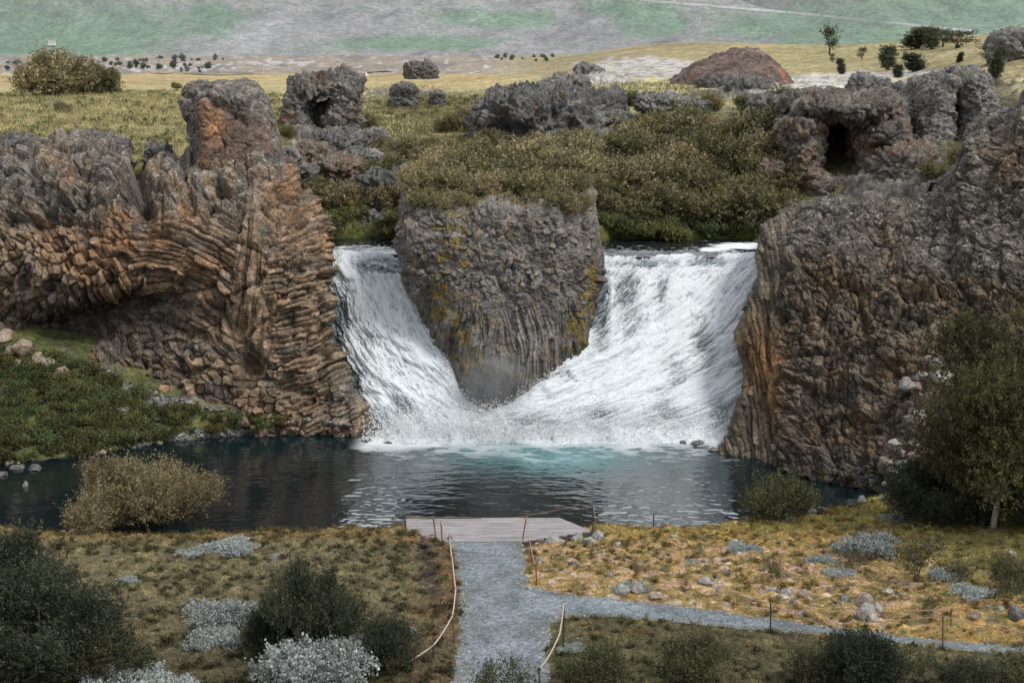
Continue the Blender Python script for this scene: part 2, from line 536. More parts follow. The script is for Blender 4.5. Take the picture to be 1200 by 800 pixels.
    for (x0, sl_, w_, d_) in [(38, .25, 8, .8), (112, -.3, 9, .7), (166, .1, 9, 1.5), (212, .35, 6, .7), (262, -.3, 5, .5)]:
        h = h - d_ * np.exp(-((px + 16 * fbm(px / 22, py / 22, x0, 3) - x0 - sl_ * (py - 200)) / w_) ** 2) * tz
    h = h - 1.3 * np.exp(-((py - 262 - 14 * fbm(px / 40, px * 0, 3., 2)) / 8) ** 2) * sst(120, 70, px) * .35
    h = h + .13 * fbm(P[..., 0] * 2.2, P[..., 1] * 2.2, P[..., 2] * 2.2, 5, .6)
    edge = sst(0, 12, np.arange(P.shape[1]))[None] * sst(0, 12, np.arange(P.shape[1])[::-1])[None]
    Q = P + Nn * (h * edge)[..., None]
    # colour
    n1 = fbm(px / 50, py / 50, 11., 4); n2 = fbm(px / 14, py / 14, 12., 4)
    c = np.broadcast_to(TAN, P.shape) * 1.0
    org = np.clip(sst(.0, .35, n1 + .4 * n2) * .6 + 1.1 * gauss(px, py, 140, 285, 75, 50) + .6 * gauss(px, py, 250, 320, 40, 30) + .9 * gauss(px, py, 338, 235, 18, 40), 0, 1)
    c = cmix(c, ORANGE, org)
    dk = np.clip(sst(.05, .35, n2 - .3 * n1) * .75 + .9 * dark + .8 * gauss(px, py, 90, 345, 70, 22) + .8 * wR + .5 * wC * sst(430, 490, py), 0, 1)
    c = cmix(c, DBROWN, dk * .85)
    c = cmix(c, (.13, .122, .115), sst(0, .3, fbm(px / 25, py / 25, 21., 4)) * .55)
    gtop = np.clip(top * 1.1 - .95 * sst(-.12, .25, n1 + .6 * n2) * sst(168, 205, py), 0, 1)
    c = cmix(c, (.135, .12, .107), gtop * .9)
    c = cmix(c, (.20, .19, .17), gauss(px, py, 410, 470, 22, 40) * .7)
    c = c * (.48 + .85 * idc)[..., None]
    c = cmix(c, (.10, .085, .02), sst(.30, .5, fbm(px / 9, py / 9, 5., 3)) * sst(375, 400, px) * sst(380, 420, py) * .8)
    c = cmix(c, (.11, .10, .03), sst(.25, .45, fbm(px / 16, py / 10, 9., 3)) * top * .5)
    lich = np.clip(top * 1.0 + .1, 0, 1)
    c4 = np.concatenate([c, lich[..., None]], -1)
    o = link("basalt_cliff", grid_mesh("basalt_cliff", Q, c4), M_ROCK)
    thing(o, "orange brown cliff of curved fan-shaped basalt columns above the green bank", "cliff")
    return o
left_cliff()

def pinnacle():
    rows = [(99,232,276,92.5,1.4),(103,222,290,92.2,1.9),(112,214,300,91.8,2.4),(130,211,309,91.4,2.7),(150,216,316,91,2.8),(170,219,321,90.6,2.9),(190,222,323,90.2,3),(212,224,325,89.8,3.1),(240,226,330,89,3.2)]
    P = ring_rock(rows, .04, 2.5)
    Nn = normals(P, True); px, py = proj(P)
    h, i = lumpy(P, .9, .42, 5.0)
    fr = np.clip(-Nn[..., 1] * 2, 0, 1)
    ax = (px - 268) * .8 + (py - 150) * .6
    groove = np.exp(-((py - (118 + .5 * (px - 245))) / 6) ** 2) * sst(238, 252, px) * sst(312, 296, px)
    h = h * (.55 + .45 * sst(135, 120, py)) - .55 * groove * fr - .5 * gauss(px, py, 226, 175, 9, 28) * fr
    Q = P + Nn * h[..., None]
    N2 = normals(Q, True)
    n = fbm(px / 20, py / 20, 3., 4)
    face = sst(110, 128, py - .35 * (px - 245)) * fr * sst(222, 240, px + 6 * n)
    c = cmix(np.broadcast_to((.13, .116, .104), P.shape), (.12, .085, .065), face)
    c = cmix(c, (.25, .14, .075), np.clip(gauss(px, py, 250, 145, 16, 26) * 1.1 + gauss(px, py, 234, 185, 8, 16) + .3 * n, 0, 1) * face)
    c = c * (.7 + .6 * i)[..., None]
    c4 = np.concatenate([c, np.clip(1 - face * .8, 0, 1)[..., None]], -1)
    o = link("rock_pinnacle", grid_mesh("rock_pinnacle", Q, c4, True), M_ROCK)
    thing(o, "tall rounded rock knob with an orange patch rising from the cliff top", "rock")
pinnacle()

# ------------------------------------------------------------------ the island between the falls
def island():
    rows = [(222,500,668,90,4.2),(230,483,688,88.8,5.6),(246,473,694,87.8,6.2),(290,470,702,87.2,6.2),(330,472,704,87,6.2),(365,486,698,86.8,6.1),(400,505,688,86.6,6),(440,525,668,86.4,5.9),(475,540,645,86.3,5.9),(505,548,630,86.3,5.9)]
    P = ring_rock(rows, .036, 3.2)
    Nn = normals(P, True); px, py = proj(P)
    hl, il = lumpy(P, .5, .24, 8.0)
    bend = .45 * perlin(px / 45, py / 60, 2.) * 21
    hp, ip = prism((px + bend + .25 * (py - 350) * np.sign(585 - px) * .5) / 21.5, py / 21.5 + X_j(px), .21, 1.1, 5.0, .14, .9, 1.1)
    hc, ic = cobble(px / 21.5, py / 21.5, .34, 9.0, .2)
    w = sst(330, 380, py + 40 * fbm(px / 40, py / 40, 6., 3)) * .9
    w2 = sst(.0, .25, fbm(px / 30, py / 30, 16., 3)) * (1 - w)
    h = hl * (1 - w) * (1 - w2) + hp * w + hc * w2; idc = il * (1 - w) * (1 - w2) + ip * w + ic * w2
    # a proud smooth buttress at the left corner
    h = h + .4 * gauss(px, py, 487, 265, 14, 45) + .5 * fbm(px / 35, py / 50, 3., 3) + .06 * fbm(P[..., 0] * 4, P[..., 1] * 4, P[..., 2] * 4, 4)
    Q = P + Nn * h[..., None]
    N2 = normals(Q, True)
    n1 = fbm(px / 30, py / 35, 31., 4); n2 = fbm(px / 9, py / 9, 33., 4)
    c = np.broadcast_to((.155, .142, .128), P.shape) * 1.0
    c = cmix(c, (.20, .155, .115), sst(0, .35, n1 + .4 * n2) * (.35 + .65 * gauss(px, py, 610, 370, 60, 70)))
    c = cmix(c, (.16, .155, .15), sst(.0, .4, -n1) * .6)
    c = c * (.55 + .9 * idc)[..., None]
    wetm = np.clip(gauss(px, py, 505, 335, 12, 40) + gauss(px, py, 535, 415, 18, 40) + gauss(px, py, 698, 335, 9, 40) + gauss(px, py, 680, 395, 12, 35) + gauss(px, py, 590, 462, 60, 14), 0, 1)
    c = c * (1 - .55 * wetm)[..., None]
    # yellow moss along the wet edges and the rim
    m = sst(.05, .3, n2 + .35 * fbm(px / 18, py / 18, 40., 3) + .55 * np.clip(gauss(px, py, 518, 345, 14, 40) + gauss(px, py, 545, 410, 20, 35) + gauss(px, py, 690, 330, 9, 35) + gauss(px, py, 672, 390, 14, 35) + .7 * gauss(px, py, 535, 270, 25, 50) + .6 * gauss(px, py, 610, 445, 40, 12), 0, 1) - .22)
    c = cmix(c, (.17, .125, .025), m * .8)
    rim = sst(250, 228, py + 10 * n1)
    c = cmix(c, (.20, .13, .03), rim * sst(-.15, .2, n1) * .8)
    c4 = np.concatenate([c, (.45 + .3 * sst(300, 240, py))[..., None]], -1)
    o = link("rock_island", grid_mesh("rock_island", Q, c4, True), M_WETROCK)
    thing(o, "grey basalt stack with yellow moss standing between the two waterfalls", "rock")
def X_j(px): return .4 * perlin(px / 6., px * 0 + 3., 8.)
island()

# ------------------------------------------------------------------ the right cliff
def right_cliff():
    cols = [
     [(940,250,98),(930,240,95),(900,290,93),(894,320,91),(878,400,89),(880,440,87),(876,500,84),(860,524,81)],
     [(935,250,96),(926,240,88),(890,288,84.5),(885,330,82.3),(868,400,80),(871,450,78.5),(860,512,76.8),(838,532,76)],
     [(952,250,95),(948,238,86),(925,290,81.8),(915,340,79.7),(905,400,78),(903,455,76.8),(895,520,75),(880,547,74.3)],
     [(987,244,94),(985,232,84.5),(975,290,80),(965,345,78),(958,405,76),(955,460,74.5),(948,537,72),(942,564,71)],
     [(1032,252,93),(1030,243,83),(1025,295,79),(1015,350,77),(1008,410,75),(1005,470,73),(1000,553,70.3),(998,578,69.5)],
     [(1077,250,92),(1075,243,81.5),(1072,295,77.5),(1065,350,75.5),(1060,410,73.5),(1057,470,71.5),(1055,557,69),(1053,585,68.5)],
     [(1115,212,92),(1113,212,81.5),(1120,285,76.5),(1118,345,74.5),(1116,410,72.5),(1115,470,70.5),(1115,560,68.3),(1115,590,68)],
     [(1152,176,91),(1148,172,80.5),(1165,258,75.5),(1168,330,73.5),(1170,400,71.5),(1170,470,69.5),(1172,565,67.5),(1172,600,67)],
     [(1196,125,90),(1192,116,79.5),(1212,235,75),(1215,325,72.5),(1220,400,70.5),(1222,470,68.5),(1225,570,66.5),(1225,600,66)],
     [(1262,100,88),(1258,92,78.5),(1265,230,74),(1268,325,71.3),(1272,400,69.5),(1274,470,67.8),(1276,570,66),(1276,600,65.6)],
     [(1350,90,88),(1350,80,78),(1350,230,73.5),(1350,325,71),(1350,400,69),(1350,470,67),(1350,570,65.5),(1350,600,65)],
    ]
    P = net(cols, .042)
    Nn = normals(P); px, py = proj(P)
    X = px / 21.; Z = -py / 21.
    hl, il = lumpy(P, .8, .45, 12.0)
    hc, ic = cobble(X + .1 * perlin(px / 14, py / 14), Z * .85 + .1 * perlin(px / 14, py / 14, 4.), .36, 13.0, .20, 1.3)
    hc2, ic2 = cobble(X, Z, .25, 15.0, .12)
    hb, ib = cobble(X * .9 + .45 * Z, Z * .8 - .3 * X, .62, 19.0, .30, 1.6)
    mb = sst(.02, .22, fbm(px / 40, py / 40, 44., 3))
    hc = lerp(hc, hb + .35 * hc, mb); ic = lerp(ic, .6 * ib + .4 * ic, mb)
    hF, iF = cobble(X + .3 * Z, Z - .25 * X, 2.4, 33.0, .32, 1.7)
    hc = hc + hF
    hp, ip = prism(X + .15 * Z, Z, .30, 1.4, 7.0, .19, .6)
    jig = 12 * fbm(px / 35, py / 35, 3.7, 3)
    wp = sst(925, 908, px + jig + .04 * (py - 400)) * .85
    top = sst(335, 285, py + 1.6 * jig + .12 * (1000 - px)) * (1 - wp * .6)
    h = lerp(hc + .5 * hc2, hp, wp); idc = lerp(.65 * ic + .35 * ic2, ip, wp)
    h = lerp(h, hl, top * .85); idc = lerp(idc, il, top * .7)
    h = h + .65 * fbm(px / 55, py / 70, 5., 3) + .05 * fbm(P[..., 0] * 4, P[..., 1] * 4, P[..., 2] * 4, 4)
    # ribs that run down from the crest
    h = h + .5 * fbm((px + .5 * py) / 26, py / 160, 8., 2) * top
    h = h + .6 * np.exp(-((px - (1165 - .28 * (py - 120))) / 13) ** 2) * sst(300, 200, py) - .5 * np.exp(-((px - (1187 - .28 * (py - 120))) / 10) ** 2) * sst(300, 200, py)
    edge = sst(0, 12, np.arange(P.shape[1]))[None] * sst(0, 12, np.arange(P.shape[1])[::-1])[None]
    Q = P + Nn * (h * edge)[..., None]
    N2 = normals(Q)
    n1 = fbm(px / 45, py / 45, 51., 4); n2 = fbm(px / 12, py / 12, 53., 4)
    c = np.broadcast_to((.135, .108, .08), P.shape) * 1.0
    c = cmix(c, (.19, .13, .075), sst(.0, .4, n1 + .5 * n2) * .8)
    c = cmix(c, (.07, .066, .062), sst(.0, .4, -n1 + .5 * n2) * .6)
    c = cmix(c, (.27, .145, .065), np.clip(gauss(px, py, 893, 420, 22, 40) + gauss(px, py, 912, 460, 14, 40) * .8, 0, 1) * sst(-.25, .15, n2 + .3) * .85)
    c = cmix(c, (.112, .10, .088), top * .8)
    c = cmix(c, (.19, .12, .07), gauss(px, py, 1185, 190, 22, 30) * .8 + .6 * gauss(px, py, 1045, 290, 16, 30))
    c = c * (.34 + .95 * idc)[..., None]
    c = cmix(c, (.055, .055, .055), sst(520, 545, py + jig * .5) * sst(925, 945, px) * .6)
    c = cmix(c, (.12, .095, .02), sst(.1, .35, n2) * (gauss(px, py, 862, 495, 9, 30) + .9 * sst(548, 565, py) * (px < 1050)) * .9)
    c4 = np.concatenate([c, np.clip(top * .8 + .08, 0, 1)[..., None]], -1)
    o = link("basalt_cliff", grid_mesh("basalt_cliff", Q, c4), M_ROCK)
    thing(o, "dark brown cliff studded with broken column ends beside the right-hand fall", "cliff")
right_cliff()

# ------------------------------------------------------------------ outcrops above the falls
cave = empty("cave_outcrop"); thing(cave, "rugged outcrop with a tall dark cave and a brown hollow behind the right cliff", "rock")
BRN = dict(bthr=-.15, brown=(.17, .115, .075))
outcrop("buttress", [(138,930,962,103,3),(146,922,964,103,4),(170,920,960,103,4.4),(195,926,962,102.6,4.4),(220,934,978,102,4.4),(250,940,985,101,4.4)], "", .9, .5, .06, 2.4, 3.0, rough=.7, parent=cave, **BRN)
outcrop("roof", [(116,950,1030,104,3.5),(120,938,1046,104,5),(127,930,1054,104,5.6),(135,934,1056,104,5.2),(140,946,1050,104.4,4)], "", .9, .5, .06, 2.6, 3.4, rough=.6, parent=cave)
outcrop("rock_face", [(140,1020,1056,103.4,3.4),(148,1012,1064,103,4.6),(166,1010,1068,102.8,4.8),(186,1012,1069,102.4,4.6),(206,1014,1070,102,4.8),(250,1016,1072,101,4.8)], "", .9, .5, .06, 2.6, 3.8, hollows=[(1034,182,20,16,2.0)], rough=.5, parent=cave, **BRN)
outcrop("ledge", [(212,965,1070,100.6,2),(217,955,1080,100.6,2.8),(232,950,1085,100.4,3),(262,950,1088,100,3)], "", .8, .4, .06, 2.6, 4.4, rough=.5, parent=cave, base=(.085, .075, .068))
outcrop("back_wall", [(136,945,1050,109,2),(140,938,1060,109,3),(250,938,1060,108,3)], "", .9, .4, .1, 2.8, 3.9, rough=.4, parent=cave, base=(.06, .052, .047), lich=0.)  # darker base colour stands in for shade inside the cave
outcrop("rock_shelf", [(172,1040,1092,101,3),(180,1035,1100,100,4),(200,1030,1104,99.5,4.4),(235,1030,1104,98.5,4.4)], "low dark grey rock shelf to the right of the cave", 1.2, .6, .07, 2.6, 4.0)
arch = empty("split_rock"); thing(arch, "light grey rock split by a narrow dark cleft on the right slope", "rock")
outcrop("half", [(90,1100,1128,106,2.2),(98,1092,1126,105.8,3.2),(118,1082,1119,105.4,3.7),(145,1079,1117,105,3.8),(185,1078,1118,104,3.8)], "", 1.2, .45, .06, 2.4, 5.0, rough=.7, parent=arch, base=(.165, .157, .147), bthr=.5)
outcrop("half", [(84,1118,1146,105.8,2.2),(92,1120,1158,105.6,3.2),(112,1126,1166,105.2,3.7),(140,1127,1168,104.8,3.8),(185,1126,1167,103.6,3.8)], "", 1.2, .45, .06, 2.4, 5.6, rough=.7, parent=arch, base=(.165, .157, .147), bthr=.5)
outcrop("crag_block", [(112,590,690,118,2.5),(118,566,716,117.5,3.6),(135,558,722,117,4.2),(155,556,722,116.5,4.2),(178,560,720,116,4)],
        "long black and grey crag above the bushes with pale flat crown", 1.5, .8, .07, 2.8, 6.0, hollows=[(598,154,30,11,1.3)], rough=.95, base=(.10, .098, .095), brown=(.12, .09, .065))
lava = empty("lava_outcrop"); thing(lava, "arched grey lava outcrop standing in the grass right of the rock knob", "rock")
LV = dict(base=(.135, .128, .118), parent=lava)
outcrop("arch", [(90,372,404,117,1.4),(95,348,415,116.8,2.2),(104,338,418,116.6,2.5),(114,346,414,116.4,2.0)], "", .8, .5, .06, 2.3, 7.0, rough=1.0, **LV)
outcrop("leg", [(106,338,362,116,1.4),(116,334,364,115.8,1.9),(132,332,360,115.6,2.0),(152,332,362,115,2.0)], "", .7, .45, .06, 2.3, 7.3, rough=1.0, **LV)
outcrop("leg", [(104,396,416,116.2,1.4),(114,388,419,116,2.0),(132,384,418,115.6,2.1),(152,382,416,115,2.1)], "", .7, .45, .06, 2.3, 7.6, rough=1.0, **LV)
outcrop("back", [(100,352,406,119,1.4),(108,346,412,119,2),(150,346,412,118.4,2)], "", .7, .4, .08, 2.3, 7.9, rough=.6, **LV)
RB = [(362,178,20,104,.9,"brown lichened boulder below the arched lava outcrop"),(395,195,26,102,1.2,"wide brown rock among grass left of the bushes"),(352,200,16,100,.8,"small grey rock tucked behind the cliff's right shoulder"),
      (425,185,20,104,1.0,"pale grey rock at the left edge of the bushes"),(405,165,22,108,1.0,"grey speckled rock under the lava outcrop"),(380,160,14,110,.8,"small grey knob right below the lava outcrop"),
      (440,160,16,112,.8,"small pale rock half hidden in grass"),(473,107,14,150,1.3,"dark rock alone on the grassy slope"),(512,112,8,150,.8,"small dark rock on the grassy slope beside a larger one"),
      (492,80,16,260,1.6,"dark crag on the ridge line far behind the lava outcrop"),(455,215,30,100,1.6,"dark rock face behind the left fall under the bushes"),(448,262,22,97.5,1.2,"grey wet rock face just above the left stream"),
      (640,105,26,150,1.2,"pale grey rock rib above the long crag"),(668,96,20,165,1.2,"dark rock rib climbing toward the pale scree"),(690,84,14,200,1.4,"brown rock rib at the foot of the pale scree"),
      (770,118,20,122,.7,"flat white-topped rock above the brown bushes"),(815,122,17,124,.7,"low white-crusted rock at the top right of the bushes"),(845,98,24,150,1.3,"grey craggy rock under the red hill"),
      (880,102,26,140,1.2,"grey broken rock right of the red hill foot"),(905,122,24,118,1.2,"dark rock between bushes and cave outcrop"),(890,150,18,106,1.2,"grey rock face left of the cave"),
      (906,205,16,100,1.8,"tan rock buttress left of the cave foot"),(1020,98,20,126,1.2,"dark crag on the pale scree"),(1045,110,22,118,1.1,"small grey crag above the cave outcrop"),
      (870,245,16,98,1.3,"wet tan rock above the right stream"),(1190,50,24,140,2.0,"pale rocky shoulder at the top right corner"),(1075,145,16,110,1.0,"small dark rock between the cave and the split rock"),
      (8,172,30,97,1.2,"dark smooth lava slab at the left cliff top"),(65,168,12,95,.8,"small round grey boulder on the left cliff crest"),(100,163,18,96,.9,"grey boulder on the left cliff crest"),(128,172,20,94,1.0,"lumpy grey boulder near the rock knob"),(185,178,16,93,1.0,"rounded grey rock left of the rock knob"),(335,183,14,96,.8,"pale grey boulder right of the rock knob"),(348,190,8,98,.6,"tiny pale boulder right of the rock knob")]
for j, (x, y, w, Y, hh, lab) in enumerate(RB):
    k = FOC / Y
    hp_ = hh * k * .9
    outcrop("rock", [(y - hp_ * .5, x - w * .35, x + w * .3, Y, w / k * .4), (y - hp_ * .42, x - w * .75, x + w * .72, Y, w / k * .7), (y - hp_ * .05, x - w, x + w, Y, w / k), (y + hp_ * .6, x - w * 1.05, x + w * 1.05, Y, w / k), (y + hp_ * 1.3, x - w * 1.1, x + w * 1.1, Y, w / k)],
            lab, max(.5, w / k * .7), max(.2, w / k * .28), max(.06, w / k / 22), 2.2, 20. + j, base=(.15, .145, .14) if "pale" in lab or "white" in lab else ((.14, .11, .085) if ("brown" in lab or "tan" in lab) else (.11, .105, .10)), bthr=.2, lich=1.3 if "pale" in lab or "white" in lab else .9)

# ------------------------------------------------------------------ water
def water_mat():
    m, nt, b, out = mat("pool_water")
    at = N(nt, "ShaderNodeAttribute", attribute_name="Col")
    pos = nt.nodes.new("ShaderNodeNewGeometry")
    nt.links.new(at.outputs[0], b.inputs["Base Color"])
    b.inputs["IOR"].default_value = 1.9
    nt.links.new(ramp(nt, at.outputs["Alpha"], 0, 1, .035, .85), b.inputs["Roughness"])
    nt.links.new(ramp(nt, at.outputs["Alpha"], 0, 1, .5, .1), b.inputs["Specular IOR Level"])
    bm = nt.nodes.new("ShaderNodeBump"); bm.inputs["Strength"].default_value = .35; bm.inputs["Distance"].default_value = .012
    nt.links.new(noise(nt, 5, 4, .55, pos.outputs[0]), bm.inputs["Height"])
    nt.links.new(bm.outputs[0], b.inputs["Normal"])
    return m
M_WATER = water_mat()

def pool():
    xs = np.arange(-34, 34, .06); ys = np.arange(56, 81, .05)
    X, Y = np.meshgrid(xs, ys)
    P0 = np.stack([X, Y, 0 * X], -1)
    px, py = proj(P0)
    r = np.hypot(X - 1.5, (Y - 80) * 1.1)
    amp = .5 + 1.3 * np.exp(-r / 9)
    wx = X + .4 * perlin(X / 2, Y / 2, 1.)
    z = .016 * perlin(wx / 1.3, Y / .75, 3.) + .011 * perlin(wx / .5, Y / .30, 5.) + .006 * perlin(X / .3, Y / .17, 6.) + .015 * perlin(X / 3, Y / 2, 8.)
    z = z * amp * (.55 + .6 * sst(-14, -6, X) + .25 * sst(-.3, .3, perlin(X / 6, Y / 3, 9.)))
    n = fbm(X / 1.2, Y / .8, 2.5, 5, .6)
    n2 = fbm(X / 3.2, Y / 1.8, 7.5, 3)
    n4 = fbm(X / 2.0, Y / 2.5, 17., 3)
    foot = 77.5 + 2.4 * n2 + 1.4 * n4
    inx = sst(-8.6, -7.2, X) * sst(12.4, 11.0, X)
    foam = sst(-.8, 1.0, (Y - foot) + 1.5 * n) * inx
    lace = fbm(X / .5 + n, Y / .45, 19., 4, .6, True)
    foam = foam * np.clip(.25 + .9 * sst(.05, .55, lace) + sst(.2, 1.4, Y - foot), 0, 1)
    thin = sst(.16, .42, n + .9 * np.exp(-np.clip(foot - Y, 0, 99) / 1.8) - .5 * (1 - inx)) * np.exp(-np.clip(foot - Y, 0, 99) / 2.2) * .8
    foam = np.clip(np.maximum(foam, thin * inx), 0, 1)
    z = z + foam * .06 * (1 + fbm(X / .35, Y / .3, 3.5, 3))
    teal = 1.3 * gauss(X, Y, 1.8, 75.6, 4.6, 3.2) + .15 * gauss(X, Y, .5, 77, 12, 3.0) + .5 * gauss(X, Y, 2.3, 72.5, 2.0, 1.5)
    teal = np.clip(teal * (.85 + .8 * n2), 0, 1)
    c = cmix(np.broadcast_to((.004, .010, .013), P0.shape), (.018, .135, .15), teal)
    c = cmix(c, (.18, .36, .38), .8 * gauss(X, Y, 2.2, 74.2, 1.7, 1.0) * sst(-.35, .35, n))
    c = cmix(c, (.80, .84, .87), foam)
    P0[..., 2] = z
    c4 = np.concatenate([c, foam[..., None]], -1)
    o = link("pool_water", grid_mesh("pool_water", P0, c4), M_WATER)
    struct(o, "dark teal pool rippling below the two waterfalls"); o["category"] = "water"
pool()

def fall_mat():
    m, nt, b, out = mat("white_water")
    at = N(nt, "ShaderNodeAttribute", attribute_name="Col")
    pos = nt.nodes.new("ShaderNodeNewGeometry")
    v = ramp(nt, noise(nt, 14, 5, .7, pos.outputs[0]), .3, .7, .82, 1.1)
    vm = nt.nodes.new("ShaderNodeVectorMath"); vm.operation = "SCALE"
    nt.links.new(at.outputs[0], vm.inputs[0]); nt.links.new(v, vm.inputs["Scale"])
    nt.links.new(vm.outputs[0], b.inputs["Base Color"])
    nt.links.new(ramp(nt, at.outputs["Alpha"], 0, 1, .25, .9), b.inputs["Roughness"])
    b.inputs["Specular IOR Level"].default_value = .3
    tr = nt.nodes.new("ShaderNodeBsdfTranslucent"); nt.links.new(vm.outputs[0], tr.inputs[0])
    mx = nt.nodes.new("ShaderNodeMixShader")
    nt.links.new(ramp(nt, at.outputs["Alpha"], 0, 1, 0, .10), mx.inputs[0])
    nt.links.new(b.outputs[0], mx.inputs[1]); nt.links.new(tr.outputs[0], mx.inputs[2])
    nt.links.new(mx.outputs[0], out.inputs[0])
    return m
M_FALL = fall_mat()

def fall(rows, name, label, seed, darks, shear=0.0):
    A = np.array(rows, float)
    P = upsample(W(A[..., 0], A[..., 1], A[..., 2]), .03)
    Nn = normals(P); px, py = proj(P)
    a = np.cumsum(np.concatenate([np.zeros((P.shape[0], 1)), np.linalg.norm(np.diff(P, axis=1), axis=2)], 1), 1)
    b = np.cumsum(np.concatenate([np.zeros((1, P.shape[1])), np.linalg.norm(np.diff(P, axis=0), axis=2)], 0), 0)
    a = a + shear * b
    wa = a + .35 * perlin(a / 1.6, b / 2.6, seed) + .10 * perlin(a / .5, b / .8, seed + 1)
    n0 = fbm(wa / 1.5, b / 4.5, seed + 2, 3)
    n1 = fbm(wa / .45, b / 1.7, seed + 3, 4, .6)
    n1b = fbm(wa / .22, b / 1.6, seed + 33, 4, .6)
    n2 = fbm(wa / .16, b / .40, seed + 4, 4, .6)
    clot = fbm(a / .55, b / .7, seed + 9, 4, .6, True)
    n3 = fbm(wa / .07, b / .16, seed + 6, 3, .6)
    top_ = sst(0, 90, np.arange(P.shape[0]))[:, None]
    bil = fbm(a / .8, b / 1.0, seed + 12, 4, .55)
    h = (.40 * n0 + .05 * n1 + .16 * bil + .05 * clot) * (.2 + .8 * top_) + .03 * n1b + .025 * n2
    d = np.zeros_like(px)
    for (x, y, sx, sy, k) in darks: d = np.maximum(d, k * gauss(px, py, x, y, sx, sy))
    tb = b / 1.9 + 1.1 * perlin(a / 2.4, b / 4., seed + 21) + .35 * perlin(a / .7, b / 2., seed + 22)
    saw = tb - np.floor(tb)
    lm = sst(-.2, .2, perlin(a / 3., b / 3., seed + 23)) * top_
    h = h + .20 * (saw ** 1.5 - sst(.75, 1., saw)) * lm
    d = d + .22 * sst(.55, .95, saw) * lm * sst(-.2, .3, n1)
    dens = .53 + .5 * n0 + .45 * n1 + .55 * n1b + .50 * n2 + .38 * n3 - d
    foam = sst(-.30, .50, dens)
    e = np.minimum(sst(0, 14, np.arange(P.shape[1])), sst(0, 14, np.arange(P.shape[1])[::-1]))[None] * sst(0, 25, np.arange(P.shape[0]))[:, None]
    h = h - .25 * (1 - foam) - .25 * (1 - e)
    Q = P + Nn * h[..., None]
    gap = sst(.12, .6, d) * (1 - foam)
    foam = foam + (1 - foam) * (.30 + .25 * sst(-.3, .3, n0)) * (1 - gap)  # broad blue-grey shadow tones painted in through the foam variation
    wet = cmix(np.broadcast_to((.06, .068, .072), P.shape), (.22, .27, .30), sst(-.3, .3, n2))
    c = cmix(wet, (.74, .785, .825), foam)
    c4 = np.concatenate([c, foam[..., None]], -1)
    # drops thrown off the surface
    g = np.random.default_rng(int(seed)); nd = 15000
    fi = g.integers(60, P.shape[0], nd); fj = g.integers(4, P.shape[1] - 4, nd)
    ee = np.minimum(fj, P.shape[1] - fj) < 40
    kk = ((foam[fi, fj] > .45) & (ee | (g.uniform(size=nd) < .12))) | (fi > P.shape[0] * .78); fi, fj = fi[kk], fj[kk]; nd = len(fi)
    low_ = (fi / P.shape[0]) ** 3
    ctr = Q[fi, fj] + Nn[fi, fj] * (g.exponential(.07, nd) + g.exponential(.22, nd) * low_)[:, None] + np.c_[np.zeros((nd, 2)), g.exponential(.05, nd) + g.exponential(.22, nd) * low_]
    tet = np.array([[1, 1, 1], [1, -1, -1], [-1, 1, -1], [-1, -1, 1]]) * .7
    dv = (ctr[:, None] + tet[None] * (g.uniform(.008, .030, nd) * (1 + low_))[:, None, None]).reshape(-1, 3)
    tf = (np.array([[0, 1, 2], [0, 3, 1], [0, 2, 3], [1, 3, 2]])[None] + np.arange(nd)[:, None, None] * 4).reshape(-1, 3)
    sp_o = link("spray", raw_mesh("spray", dv, tf, 3, np.tile([.86, .885, .91, 1.], (nd * 4, 1))), M_FALL)
    sp_o["kind"] = "stuff"; sp_o["label"] = "drops flying off the " + label.split(" water")[0] + " waterfall"; sp_o["category"] = "spray"
    o = link(name, grid_mesh(name, Q, c4), M_FALL)
    return thing(o, label, "waterfall")

fall([[(372,292,91.5),(410,292,91.2),(442,294,90.8),(478,300,90)],
      [(374,303,89.2),(412,306,88.4),(446,311,87.7),(488,318,87)],
      [(374,345,87),(415,345,85.8),(458,345,85),(506,352,84.5)],
      [(376,390,85),(425,390,83.8),(475,388,83),(527,392,82.8)],
      [(388,430,83),(436,430,82),(484,428,81.5),(531,430,81.3)],
      [(408,470,81),(452,468,80.2),(498,463,80),(546,466,79.9)],
      [(425,500,79.3),(465,503,78.8),(520,503,78.4),(590,492,78.6)],
      [(424,512,78.4),(465,514,77.9),(520,517,77.5),(585,516,77.5)],
      [(424,524,77.6),(465,526,77.2),(520,528,76.9),(585,527,76.9)]],
     "waterfall", "narrower white waterfall pouring between the orange cliff and the basalt stack", 3.0,
     [(448,310,30,8,1.7),(393,385,13,45,.9),(408,455,13,30,1.0),(468,475,14,12,.7),(500,340,14,30,.8),(440,490,18,10,.5),(525,395,12,30,.6),(430,400,16,10,.4)], -.25)
